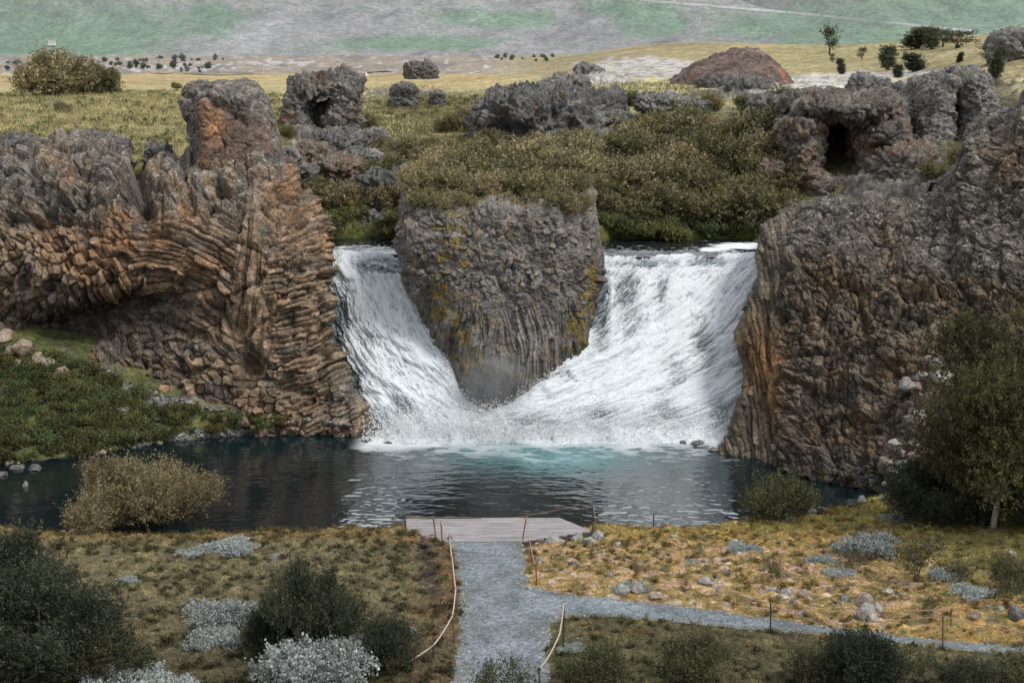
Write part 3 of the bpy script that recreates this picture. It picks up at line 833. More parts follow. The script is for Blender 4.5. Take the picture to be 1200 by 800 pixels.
fall([[(704,297,90),(770,296,90),(830,295,90),(895,293,90)],
      [(700,314,87.6),(765,312,87.5),(828,310,87.8),(893,308,88)],
      [(693,355,85.3),(757,350,85.5),(822,345,86),(890,345,86.3)],
      [(680,395,83),(745,390,83.4),(812,388,83.9),(884,388,84.3)],
      [(646,432,81.2),(725,430,81.5),(800,430,81.9),(880,430,82.3)],
      [(606,466,79.9),(692,468,79.9),(780,470,80),(877,470,80.3)],
      [(552,492,78.4),(660,503,78.6),(770,503,78.8),(874,502,78.9)],
      [(560,516,77.5),(665,517,77.5),(770,517,77.5),(868,516,77.7)],
      [(560,527,76.9),(665,528,76.9),(770,528,76.9),(868,527,77.1)]],
     "waterfall", "broad white waterfall spreading left from beside the dark brown cliff", 23.0,
     [(760,307,40,8,1.0),(830,303,30,7,.9),(735,345,16,40,.85),(703,360,11,40,1.2),(775,345,10,25,.6),(660,440,14,10,.6),(825,400,14,26,.7),(790,430,18,20,.35),(700,485,22,10,.5),(780,480,18,12,.45),(845,480,14,20,.4),(620,490,20,8,.4),(640,500,20,8,.4)], .55)

def stream(pxl, pxr, y0, y1, z, label, seed, white):
    A = np.array([[(pxl, 0), (pxr, 0)]])
    xs = np.linspace(W(pxl, 285, 95)[0], W(pxr, 285, 95)[0], 300); ys = np.linspace(y0, y1, 240)
    X, Y = np.meshgrid(xs, ys)
    n = fbm(X / 1.4, Y / .6, seed, 5, .6)
    P = np.stack([X, Y, z + .05 * n + .05 * fbm(X / .4, Y / .25, seed + 3, 3) - .25 * sst(y0 + 1.6, y0, Y)], -1)
    px, py = proj(P)
    w = np.zeros_like(px)
    for (x, y, sx, sy, k) in white: w = np.maximum(w, k * gauss(px, py, x, y, sx, sy))
    foam = sst(.05, .4, w + .7 * n - .15)
    c = cmix(np.broadcast_to((.012, .016, .018), P.shape), (.78, .82, .85), foam)
    o = link("stream_water", grid_mesh("stream_water", P, np.concatenate([c, foam[..., None]], -1)), M_WATER)
    struct(o, label)
stream(362, 490, 90.4, 99, 8.42, "dark stream feeding the narrower waterfall", 2., [(450,298,40,5,.9),(400,303,22,4,.9),(420,290,40,3,.35)])
stream(690, 960, 89.4, 99, 8.38, "dark stream feeding the broad waterfall", 5., [(880,288,45,4,1.0),(840,292,30,3,.6),(900,281,20,3,.7)])
# ------------------------------------------------------------------ upper land
CP = """-400 150 108|0 150 108|100 152 107|200 150 108|300 152 110|350 165 108|-400 115 165|0 112 165|150 108 175|300 110 170|0 182 96|100 180 95|200 195 94|300 205 93
380 212 101|400 250 97.5|430 270 96.5|375 274 96|465 250 98|475 200 104|450 166 117|420 152 124|-300 91 400|0 92 380|200 90 420|400 92 400|450 90 420|430 118 175
550 172 113|550 215 101|600 232 95|520 235 95|640 240 94|680 265 94|650 166 114|720 142 121|720 205 104|720 258 97|800 268 96.8|800 205 104.5|800 135 123|850 268 96.8|905 272 96.5|930 240 96.5|900 195 103|900 135 122
600 124 145|600 102 190|680 96 190|700 76 280|600 84 340|560 79 450|500 82 420|780 92 170|780 72 240|780 52 340|700 60 420|860 52 330|640 72 420
1000 235 95|1000 135 117|1000 102 145|940 102 150|1000 76 215|1000 56 300|1100 86 160|1100 62 230|1100 45 280|1185 62 150|1185 42 205|1150 105 120|1180 182 92|1100 205 95|1100 135 114|1060 165 107|1350 150 88|1350 60 130|1350 40 190|920 54 330
-400 77 900|0 76.5 900|300 76 900|550 74 900|800 71 900|1000 68 900|1300 66 900|-400 67.5 2600|0 67.5 2600|300 67 2600|600 66.5 2600|900 66 2600|1300 66 2600|550 77 600|850 60 500|1000 60 450|1200 52 400"""
_cp = np.array([[float(t) for t in s.split()] for s in CP.replace("\n", "|").split("|")])
_w = W(_cp[:, 0], _cp[:, 1], _cp[:, 2])
_pts = np.stack([(600 + _w[:, 0] * FOC / _cp[:, 2]) / 150, 5 * np.log(_cp[:, 2])], -1)
def _k(r2): return np.where(r2 > 0, r2 * np.log(np.maximum(r2, 1e-12)) * .5, 0)
_n = len(_pts)
_A = np.zeros((_n + 3, _n + 3))
_A[:_n, :_n] = _k(((_pts[:, None] - _pts[None]) ** 2).sum(-1)) + np.eye(_n) * .15
_A[:_n, _n:] = np.c_[np.ones(_n), _pts]; _A[_n:, :_n] = _A[:_n, _n:].T
_cf = np.linalg.solve(_A, np.r_[_w[:, 2], 0, 0, 0])
def zup(x, Y):
    x = np.asarray(x, float); Y = np.asarray(Y, float)
    u = np.stack([(600 + x * FOC / Y) / 150, 5 * np.log(Y)], -1)
    out = np.zeros(u.shape[:-1]) + _cf[_n] + u[..., 0] * _cf[_n + 1] + u[..., 1] * _cf[_n + 2]
    for i in range(_n):
        out += _cf[i] * _k((u[..., 0] - _pts[i, 0]) ** 2 + (u[..., 1] - _pts[i, 1]) ** 2)
    return out

_YS = np.exp(np.linspace(math.log(93), math.log(2500), 900))
def hit_up(px, py, Ymin=93):
    p = W(px, py, _YS)
    zz = zup(p[:, 0], _YS)
    ok = (p[:, 2] <= zz) & (_YS >= Ymin)
    i = int(np.argmax(ok)) if ok.any() else int(np.argmin(np.abs(p[:, 2] - zz)))
    return np.array([p[i, 0], _YS[i], zz[i]])

def upper_land():
    u = np.linspace(-520, 1720, 1120); L = np.exp(np.linspace(math.log(91.5), math.log(2700), 760))
    U, Y = np.meshgrid(u, L)
    X = (U - 600) / FOC * Y
    front = np.interp(U, [-520, 300, 345, 375, 470, 500, 690, 720, 905, 930, 1060, 1130, 1720], [95, 94, 95.5, 95.8, 96.2, 92.5, 92.5, 96.0, 96.2, 95, 92.5, 90, 86])
    Yc = np.maximum(Y, front)
    X = (U - 600) / FOC * Yc
    # coarse evaluation, then linear refinement
    z = zup(X[::4, ::4], Yc[::4, ::4])
    z = np.apply_along_axis(lambda c: np.interp(u, u[::4], c), 1, z)
    z = np.stack([np.interp(np.arange(len(L)), np.arange(0, len(L), 4), z[:, k]) for k in range(len(u))], 1)
    near = sst(400, 140, Yc)
    P = np.stack([X, Yc, z], -1)
    px, py = proj(P)
    grass = np.clip(1 - .3 * 0, 0, 1)
    z = z + near * (.30 * fbm(X / 3.2, Yc / 3.2, 1., 3) + .16 * fbm(X / .9, Yc / .9, 2., 3, .6)) + .004 * (Yc - 90) * fbm(X / 25, Yc / 25, 3., 3) * sst(90, 200, Yc)
    rk = np.clip(gauss(px, py, 380, 165, 55, 45) + gauss(px, py, 470, 108, 60, 10) * .7 + .75 * gauss(px, py, 690, 95, 60, 10) + .6 * gauss(px, py, 800, 118, 80, 8) + .7 * gauss(px, py, 900, 112, 60, 10) + .8 * gauss(px, py, 1050, 112, 60, 12) + .55 * gauss(px, py, 1180, 110, 60, 40) + gauss(px, py, 1085, 175, 40, 40) + 1.2 * gauss(px, py, 1040, 222, 70, 26) + .5 * gauss(px, py, 600, 118, 70, 14), 0, 1)
    rn = fbm(X / 2.6, Yc / 2.6, 13., 4, .6)
    rk = sst(.38, .55, rk * .75 + .55 * rn)
    rl, ri = lumpy(np.stack([X, Yc, z], -1)[:260], 1.0, .55, 3.0)
    z[:260] += rk[:260] * (rl + .35)
    z = np.where(Y < front - .01, z - (front - Y) * 4 - .3, z)
    P[..., 2] = z
    px, py = proj(P)
    n1 = fbm(px / 40, py / 10, 61., 4); n2 = fbm(px / 12, py / 4, 63., 4); n3 = fbm(X / 2.0, Yc / 2.5, 3., 4)
    c = np.broadcast_to((.38, .34, .17), P.shape) * 1.0              # dry yellow-green grass
    c = cmix(c, (.13, .125, .05), sst(-.05, .35, n3 + .3 * n2) * .75)
    c = cmix(c, (.30, .25, .13), sst(.1, .4, n2 - n3) * .6)
    # slope behind the falls
    sl = sst(365, 390, px) * sst(150, 175, py) + sst(560, 585, px) * sst(118, 140, py)
    c = cmix(c, (.095, .09, .04), np.clip(sl, 0, 1) * .85)
    # green lips above the streams
    c = cmix(c, (.085, .10, .03), np.clip(sst(222, 245, py) * sst(560, 500, px) + sst(240, 262, py) * sst(690, 720, px) * sst(930, 890, px), 0, 1))
    # grassy slope right of the lava outcrop
    c = cmix(c, (.16, .145, .065), gauss(px, py, 500, 115, 80, 25) * .8)
    # pale grass ridge far away
    c = cmix(c, (.27, .22, .115), sst(92, 86, py) * sst(560, 640, px) * sst(880, 840, px))
    c = cmix(c, (.27, .22, .105), sst(95, 84, py) * sst(840, 900, px) * .8)
    c = cmix(c, (.20, .19, .07), sst(.0, .3, n2) * sst(95, 84, py) * sst(600, 660, px) * .6)
    rc = cmix(np.broadcast_to((.115, .105, .097), P.shape), (.19, .175, .155), sst(-.1, .3, n3))
    rc[:260] *= (.6 + .8 * ri)[..., None]
    c = c * (1 - rk[..., None]) + rc * rk[..., None]
    # white pumice
    w1 = np.maximum(gauss(px, py, 755, 80, 75, 13), gauss(px, py, 700, 92, 40, 8))
    w2 = np.maximum(np.maximum(gauss(px, py, 985, 97, 85, 14), gauss(px, py, 930, 103, 50, 12)), gauss(px, py, 1075, 88, 50, 6))
    w3 = gauss(px, py, 1190, 50, 40, 12) * .9 + .8 * gauss(px, py, 540, 84, 60, 4) + .6 * gauss(px, py, 800, 122, 40, 6)
    pum = sst(.36, .54, np.maximum(np.maximum(w1, w2), w3) + .45 * n1 + .45 * n2 + .2 * n3)
    c = cmix(c, (.44, .425, .40), pum * (.65 + .35 * sst(-.3, .3, fbm(X / .8, Yc / 1.5, 5., 3))))
    c = cmix(c, (.22, .205, .19), pum * sst(.05, .3, n2 + .5 * fbm(X / 1.2, Yc / 3.0, 8., 3)) * .85)
    # dark scoria between crags on the right slope
    c = cmix(c, (.11, .095, .085), np.clip(gauss(px, py, 1050, 150, 60, 35) + gauss(px, py, 1185, 100, 30, 30) * .5, 0, 1) * sst(-.3, .1, n1) * .9)
    c = cmix(c, (.09, .10, .035), gauss(px, py, 1115, 190, 30, 22) + .6 * gauss(px, py, 1085, 105, 60, 14) * (n1 > -.1))
    # beyond the near meadow: tan band, road verge, brown plain
    fl = sst(640, 560, px)
    c = cmix(c, (.34, .265, .125), fl * sst(108, 98, py) * sst(84, 88, py))
    plain = fl * sst(87.5, 86, py)
    c = cmix(c, (.24, .205, .165), plain)
    c = cmix(c, (.17, .15, .14), plain * sst(.0, .3, n1))
    c = cmix(c, (.42, .41, .40), plain * sst(.12, .35, n2 + .3 * gauss(px, py, 200, 80, 60, 4) + .3 * gauss(px, py, 320, 74, 50, 4)) * .8)
    c = cmix(c, (.28, .19, .13), plain * sst(.1, .4, -n1) * .6)
    o = link("terrain", grid_mesh("terrain", P, np.concatenate([c, np.ones_like(c[..., :1])], -1)), M_FAR)
    struct(o, "grassy upper plain and slopes behind the waterfalls")
upper_land()

def strip(name, pts, width, lift, mat_, label):
    p = cr_axis(np.array(pts, float), [14] * (len(pts) - 1))
    d = np.gradient(p[:, :2], axis=0); d /= np.linalg.norm(d, axis=1)[:, None]
    nrm = np.stack([-d[:, 1], d[:, 0]], -1) * width / 2
    L = np.c_[p[:, :2] + nrm, p[:, 2] + lift]; Rr = np.c_[p[:, :2] - nrm, p[:, 2] + lift]
    G = np.stack([L, Rr], 1)
    o = link(name, grid_mesh(name, G), mat_)
    return struct(o, label)
M_ROAD = flat_mat("asphalt", (.16, .165, .18), nz=.3)
rd = []
for x in range(-300, 520, 40):
    p = W(x, 88.2 - .0015 * x, 470.0); rd.append((p[0], 470.0, zup(p[0], 470.0) + .0))
strip("road", rd, 11.0, 1.6, M_ROAD, "grey road crossing the plain in the distance")

def mountain():
    xs = np.linspace(-2600, 3000, 760); ys = np.concatenate([np.linspace(2350, 5200, 420), np.linspace(5240, 9000, 40)])
    X, Y = np.meshgrid(xs, ys)
    t = (Y - 2450 - 160 * fbm(X / 900, Y / 900, 4., 3))
    base = 9 + np.maximum(t, 0) * (.16 + .00012 * np.maximum(t, 0)) * 1.0
    base = np.minimum(base, 900 + 0 * base)
    gul = fbm((X + .35 * Y) / 320, (Y - .2 * X) / 900, 5., 4, .55, True)
    z = base + sst(0, 900, t) * (190 * gul + 40 * fbm(X / 160, Y / 160, 8., 4)) + sst(0, 300, t) * 10 * fbm(X / 60, Y / 60, 9., 4) - 10 * sst(0, -100, t)
    P = np.stack([X, Y, z], -1)
    px, py = proj(P)
    s = py + .12 * (px - 600)
    n1 = fbm(px / 90, py / 26, 71., 5, .55); n2 = fbm((px + 2.0 * py) / 26, py / 22, 73., 6, .65); n3 = fbm((px - 2.6 * py) / 12, (py + .3 * px) / 20, 75., 6, .65)
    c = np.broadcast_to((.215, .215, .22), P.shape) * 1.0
    c = cmix(c, (.14, .125, .145), sst(-.1, .25, n1 + .6 * n3))
    c = cmix(c, (.18, .225, .18), sst(-.1, .3, n2) * .75)
    c = cmix(c, (.29, .285, .29), sst(.05, .35, n3 - .3 * n2) * .6)
    lr_ = sst(250, 420, px + 2 * py)
    f1 = fbm((px - 2.6 * py) / 30, (py + .35 * px) / 130, 77., 5, .6, True); f2 = fbm((px + 2.2 * py) / 34, (py - .35 * px) / 140, 79., 5, .6, True)
    fold_shade = f1 * (1 - lr_) + f2 * lr_
    c = cmix(c, (.115, .105, .125), sst(.15, -.12, fold_shade) * .95)  # fold shading painted as dark and pale diagonal bands
    c = cmix(c, (.33, .33, .33), sst(.25, .5, fold_shade) * .55)
    g = np.clip(gauss(px, py, 60, 35, 130, 26) + gauss(px, py, 20, 5, 90, 20) * .6 + gauss(px, py, 250, 22, 24, 12) + gauss(px, py, 580, 22, 50, 9) + gauss(px, py, 760, 32, 30, 10) + gauss(px, py, 730, 10, 40, 8) + gauss(px, py, 1080, 30, 190, 24) + gauss(px, py, 1180, 4, 120, 16) + .7 * gauss(px, py, 480, 50, 90, 8), 0, 1)
    c = cmix(c, (.11, .225, .115), sst(.22, .55, g + .35 * n2 + .2 * n3 + .35 * fold_shade) * .95)
    c = cmix(c, (.19, .175, .19), np.clip(gauss(px, py, 70, 8, 80, 12) + gauss(px, py, 400, 30, 70, 22) + gauss(px, py, 700, 42, 60, 12) + gauss(px, py, 960, 12, 120, 10) * .6, 0, 1) * sst(-.3, .2, n3) * .7)
    scree = np.exp(-((px - (345 - 1.25 * (py - 5))) / (10 + .25 * py)) ** 2) * sst(62, 40, py)
    c = cmix(c, (.46, .45, .45), scree * sst(-.3, .2, n3) * .85)
    s2 = np.exp(-((px - (440 - 1.5 * (py - 20))) / 9) ** 2) * sst(62, 45, py) + np.exp(-((px - (560 - 1.9 * (py - 20))) / 7) ** 2) * sst(60, 40, py) + np.exp(-((px - (190 + 1.6 * (py - 20))) / 9) ** 2) * sst(60, 40, py)
    c = cmix(c, (.40, .395, .40), s2 * sst(-.2, .3, n3) * .55)
    c = cmix(c, (.44, .435, .43), np.exp(-((px - (330 - 1.35 * (py - 28))) / 1.2) ** 2) * sst(55, 50, py) * sst(20, 26, py) * .5)
    c = cmix(c, (.36, .37, .39), sst(75, 30, py) * .15 + .10)  # pale blue-grey distance haze painted into the slope colour
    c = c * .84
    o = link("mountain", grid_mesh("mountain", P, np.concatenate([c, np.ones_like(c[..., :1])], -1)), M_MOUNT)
    struct(o, "hazy grey and green mountain slope behind the plain")
    return X, Y, z
_mx, _my, _mz = mountain()
def mhit(px, py):
    Ys = np.linspace(2500, 5000, 500)
    p = W(px, py, Ys)
    i = np.clip(((p[:, 0] - _mx[0, 0]) / (_mx[0, 1] - _mx[0, 0])).round().astype(int), 0, _mx.shape[1] - 1)
    j = np.clip(((Ys - 2350) / (2850 / 419)).round().astype(int), 0, 419)
    ok = p[:, 2] <= _mz[j, i] + 1.5
    k = int(np.argmax(ok))
    return p[k] + np.array([0, -4, 2.])
trk = [mhit(x, y) for x, y in [(660,-6),(720,0),(760,3),(800,6),(850,10),(900,14),(955,19),(1000,24),(1040,28),(1090,33),(1140,38)]]
def ribbon(name, pts, w, mat_, label):
    p = np.array(pts)
    G = np.stack([p + (0, 0, w / 2), p - (0, 0, w / 2)], 1)
    o = link(name, grid_mesh(name, G), mat_)
    return struct(o, label)
ribbon("track", trk, 4.2, flat_mat("pale_gravel", (.62, .63, .63), nz=.05), "pale line of a track climbing across the mountain")

# red scoria mound
_ym = hit_up(866, 96)[1]
outcrop("scoria_mound", [(59,870,890,_ym + 6,3),(63,858,898,_ym + 5,5),(70,844,908,_ym + 4,8),(79,828,916,_ym + 2,10),(94,806,926,_ym,12),(108,796,934,_ym,13)],
        "rust red scoria mound rising behind the pale scree", 1.6, .28, .14, 2.1, 33., rough=.30, base=(.125, .095, .082), brown=(.25, .085, .055), bthr=-.08, lich=.15, mat_=M_FAR, cat="hill")

# ------------------------------------------------------------------ far bank under the left cliff
FOOT = [(-120,408,3.9,556),(-40,408,3.9,548),(0,408,3.9,543),(64,413,3.7,536),(128,436,2.9,526),(187,462,2.0,517),(245,478,1.4,512),(297,487,1.05,508),(345,491,.9,506),(398,497,.7,505),(446,502,.45,507)]
def bank_pt(px, t):
    fx = [f[0] for f in FOOT]
    yf, zf, ys = (np.interp(px, fx, [f[k] for f in FOOT]) for k in (1, 2, 3))
    return Wz(px, lerp(yf, ys, t), zf * (1 - t) + .03)
def far_bank():
    u = np.linspace(-120, 446, 640); t = np.linspace(-.12, 1.06, 330)
    U, T = np.meshgrid(u, t)
    P = bank_pt(U, np.clip(T, 0, 1))
    P[..., 1] += np.where(T < 0, -T * 30, 0); P[..., 2] += np.where(T < 0, -T * 5, 0)
    P[..., 2] -= np.where(T > 1, (T - 1) * 8, 0); P[..., 1] -= np.where(T > 1, (T - 1) * 4, 0)
    px, py = proj(P)
    n1 = fbm(P[..., 0] / 2.2, P[..., 1] / 1.8, 81., 4); n2 = fbm(P[..., 0] / .6, P[..., 1] / .6, 83., 4)
    scree = np.clip(np.exp(-((py - (408 + .62 * (px - 75))) / (9 + 6 * sst(80, 150, px))) ** 2) * sst(55, 80, px) * sst(195, 165, px) * .62 + gauss(px, py, 215, 470, 60, 12) + .9 * sst(.80, .93, T + .25 * n1) * sst(150, 200, px) + sst(330, 380, px) * .9, 0, 1)
    scree = sst(.45, .75, scree + .7 * n1 + .5 * n2)
    edge = sst(.94, 1.0, T + .1 * n2)
    st, i = cobble(P[..., 0], P[..., 1] * .6, .38, 3.0, .22)
    st2, i2 = cobble(P[..., 0], P[..., 1] * .6, .17, 3.5, .10)
    P[..., 2] += scree * (st + st2) * .28 + (1 - scree) * (.30 * n1 + .14 * n2)
    c = np.broadcast_to((.085, .092, .036), P.shape) * 1.0
    c = cmix(c, (.14, .14, .05), sst(0, .35, n1) * .8)
    c = cmix(c, (.05, .065, .022), sst(0, .35, -n2) * .7)
    sc = cmix(np.broadcast_to((.15, .145, .14), P.shape), (.10, .092, .09), sst(440, 405, py))
    sc = sc * (.5 + .5 * i + .5 * i2)[..., None]
    sc = cmix(sc, (.17, .16, .05), sst(.1, .35, n1) * sst(180, 230, px) * .8)
    c = c * (1 - scree[..., None]) + sc * scree[..., None]
    o = link("bank", grid_mesh("bank", P, np.concatenate([c, np.full_like(c[..., :1], .2)], -1)), M_GROUND)
    struct(o, "green bank with grey scree below the left cliff")
far_bank()

# ------------------------------------------------------------------ near ground and path
SH = [(-500,606),(-300,612),(0,618),(80,634),(250,630),(380,624),(470,620),(500,634),(610,636),(650,624),(690,617),(705,614),(770,621),(830,618),(880,609),(940,600),(1000,588),(1050,577),(1100,566),(1150,560),(1300,556),(1600,556)]
_sh = np.array([Wz(x, y, .5) for x, y in SH])
def zg(x, Y, fine=True):
    x = np.asarray(x, float); Y = np.asarray(Y, float)
    plane = np.maximum(.9 + (58.4 - Y) * .1, .45) + .05 * np.maximum(x - 13, 0)
    d = np.interp(x, _sh[:, 0], _sh[:, 1]) - Y + .35 * perlin(x / 1.3, Y / 3, 2.)
    return lerp(-.7, plane, sst(-.9, .7, d))
def ground_hit(px, py):
    z = 1.0
    for _ in range(12):
        p = Wz(px, py, z); z = float(zg(p[0], p[1]))
    return Wz(px, py, z)
def poly_px(pts):
    return np.array([ground_hit(x, y)[:2] for x, y in pts])
def sdf_poly(x, y, poly):
    """signed distance, negative inside"""
    d = np.full(x.shape, 1e9); ins = np.zeros(x.shape, bool)
    n = len(poly)
    for i in range(n):
        a, b = poly[i], poly[(i + 1) % n]
        e = b - a
        t = np.clip(((x - a[0]) * e[0] + (y - a[1]) * e[1]) / (e @ e), 0, 1)
        d = np.minimum(d, np.hypot(x - a[0] - e[0] * t, y - a[1] - e[1] * t))
        c = ((a[1] <= y) & (b[1] > y)) | ((b[1] <= y) & (a[1] > y))
        xi = a[0] + (y - a[1]) / (e[1] if e[1] else 1e-9) * e[0]
        ins ^= c & (x < xi)
    return np.where(ins, -d, d)
PATH = [(518,860),(529,800),(534,760),(538,722),(536,690),(531,655),(526,632),(612,632),(617,660),(621,686),(640,692),(700,699),(800,709),(900,723),(985,735),(1060,745),(1200,757),(1400,772),(1400,786),(1200,768),(1100,760),(980,746),(880,738),(800,730),(720,723),(668,722),(648,730),(645,750),(643,800),(640,860)]
_pp = poly_px(PATH)
gx = np.arange(-38, 40, .075); gy = np.concatenate([np.arange(33, 36, .3), np.arange(36, 71.5, .075)])
GX, GY = np.meshgrid(gx, gy)
GZ = zg(GX, GY)
G_sd = sdf_poly(GX, GY, _pp) + .30 * fbm(GX / .9, GY / .9, 4., 4, .6)
def ground_colors(P, sd):
    px, py = proj(P); X, Y = P[..., 0], P[..., 1]
    n1 = fbm(X / 2.4, Y / 2.4, 91., 4); n2 = fbm(X / .75, Y / .9, 93., 4, .6); n3 = fbm(X / .3, Y / .3, 95., 3, .6)
    right = sst(600, 625, px)
    c = np.broadcast_to((.135, .115, .06), P.shape) * 1.0                 # left heath, olive tan
    c = cmix(c, (.17, .135, .07), sst(0, .35, n2) * .7)
    c = cmix(c, (.075, .065, .035), sst(.05, .35, n1 - .3 * n2) * .75)
    c = cmix(c, (.22, .13, .045), sst(640, 625, py) * .5 * (1 - right))
    near_path = sst(2.3, .6, sd) * (1 - right)
    c = cmix(c, (.17, .085, .035), near_path * sst(-.3, .2, n2) * .75)
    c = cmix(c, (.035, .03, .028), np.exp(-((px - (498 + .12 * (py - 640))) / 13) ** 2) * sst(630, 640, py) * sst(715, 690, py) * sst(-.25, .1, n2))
    # right bank: ochre moss, pink lichen, pale patches
    r = np.broadcast_to((.29, .195, .07), P.shape) * 1.0
    r = cmix(r, (.36, .195, .055), sst(.0, .3, n2) * .8)
    r = cmix(r, (.13, .115, .045), sst(.0, .3, -n2 + .3 * n1) * .8)
    band = sst(632, 655, py + .05 * (900 - px)) * sst(1180, 1100, px * .6 + py * .6 + 60)
    r = cmix(r, (.36, .24, .17), sst(.0, .2, n2 + .5 * n3) * band * .8)
    r = cmix(r, (.48, .45, .40), sst(.12, .26, n2 * .8 + .8 * n3 - .6 * n1 - .10) * band * .55)
    r = cmix(r, (.10, .085, .04), sst(.2, .4, -n3 - .4 * n2) * .8)
    r = cmix(r, (.22, .19, .06), sst(640, 605, py) * .7 + sst(1020, 1080, px) * sst(720, 650, py) * .6)
    r = cmix(r, (.11, .105, .04), sst(1080, 1140, px) * sst(710, 640, py) * .6)
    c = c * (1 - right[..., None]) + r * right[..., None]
    # lower right heath, dark olive with foreground shade painted in
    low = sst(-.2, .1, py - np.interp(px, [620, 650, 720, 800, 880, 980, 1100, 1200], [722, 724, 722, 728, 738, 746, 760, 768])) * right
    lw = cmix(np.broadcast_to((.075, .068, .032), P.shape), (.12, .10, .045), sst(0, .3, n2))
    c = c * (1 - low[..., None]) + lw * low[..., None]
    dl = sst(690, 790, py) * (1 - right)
    c = cmix(c, (.055, .05, .028), dl * .7)  # left heath: foreground shade painted in, deeper towards the bottom
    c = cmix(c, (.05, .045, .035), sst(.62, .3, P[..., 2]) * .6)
    return c, band * right
def near_ground():
    hum = sst(.0, .9, G_sd)
    z = GZ + hum * (.18 * fbm(GX / 1.6, GY / 1.6, 1., 3) + .13 * fbm(GX / .5, GY / .5, 2., 4, .6) + .15 * np.clip(1 - worley(GX / .5 + .4 * perlin(GX, GY), GY / .5, 3.)[0] * 1.25, 0, 1)) + .05 * sst(.05, .4, G_sd)
    dpoly = np.array([Wz(x, y, .96)[:2] for x, y in [(560,607),(655,606),(694,622),(614,634),(560,634)]])
    dsd = sdf_poly(GX, GY, dpoly)
    front = np.clip((58.6 - GY) / 1.2, 0, 1)
    z = np.where((dsd < 1.0) & (GX > -.5), np.minimum(z, .62 + .35 * sst(.2, 1.0, dsd) + 0 * front), z)
    P = np.stack([GX, GY, z], -1)
    inside = G_sd < 0
    cell_in = inside[:-1, :-1] & inside[1:, :-1] & inside[:-1, 1:] & inside[1:, 1:]
    c, band = ground_colors(P, G_sd)
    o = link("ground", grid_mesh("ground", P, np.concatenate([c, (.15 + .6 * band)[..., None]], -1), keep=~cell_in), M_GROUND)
    struct(o, "mossy heath ground between the camera and the pool")
    zp = GZ + .004 + .03 * fbm(GX / 1.6, GY / 1.6, 6., 3) + .006 * fbm(GX / .15, GY / .15, 6., 2)
    Pp = np.stack([GX, GY, zp], -1)
    n = fbm(GX / 1.5, GY / 3, 7., 3); i = worley(GX / .12, GY / .12, 2.)[2]
    pc = cmix(np.broadcast_to((.185, .215, .235), P.shape), (.115, .13, .14), sst(-.1, .35, n)) * (.65 + .7 * i)[..., None]
    pc = cmix(pc, (.15, .14, .11), sst(-.6, -.05, G_sd + .3 * n) * .6)
    o = link("path", grid_mesh("path", Pp, np.concatenate([pc, np.full_like(pc[..., :1], .0)], -1), keep=cell_in), M_PATH)
    struct(o, "blue grey gravel path forking before the deck")
    return P, c
G_P, G_C = near_ground()

# wide base under everything, out to the horizon
bs = np.array([[[-9000, 9500, -2.5], [9000, 9500, -2.5]], [[-9000, -3000, -2.5], [9000, -3000, -2.5]]], float)
struct(link("terrain", grid_mesh("terrain", bs[::-1], np.full((2, 2, 4), .12)), M_FAR), "low land under the whole valley")
# ------------------------------------------------------------------ plants
def unit(v): return v / np.maximum(np.linalg.norm(v, axis=-1, keepdims=True), 1e-9)

def tubes(paths, r0, r1, k=4):
    """paths (n, m, 3) -> verts, faces of tapering tubes"""
    n, m, _ = paths.shape
    d = unit(np.gradient(paths, axis=1))
    s = unit(np.cross(d, np.array([.37, .61, .29])))
    t = np.cross(d, s)
    a = np.arange(k) / k * 2 * math.pi
    rad = (np.asarray(r0).reshape(-1, 1) * (1 - np.linspace(0, 1, m)) + np.asarray(r1).reshape(-1, 1) * np.linspace(0, 1, m))[..., None, None]
    V = paths[:, :, None] + rad * (s[:, :, None] * np.cos(a)[:, None] + t[:, :, None] * np.sin(a)[:, None])
    idx = np.arange(n * m * k).reshape(n, m, k)
    nx = np.roll(idx, -1, 2)
    F = np.stack([idx[:, :-1], nx[:, :-1], nx[:, 1:], idx[:, 1:]], -1).reshape(-1, 4)
    return V.reshape(-1, 3), F

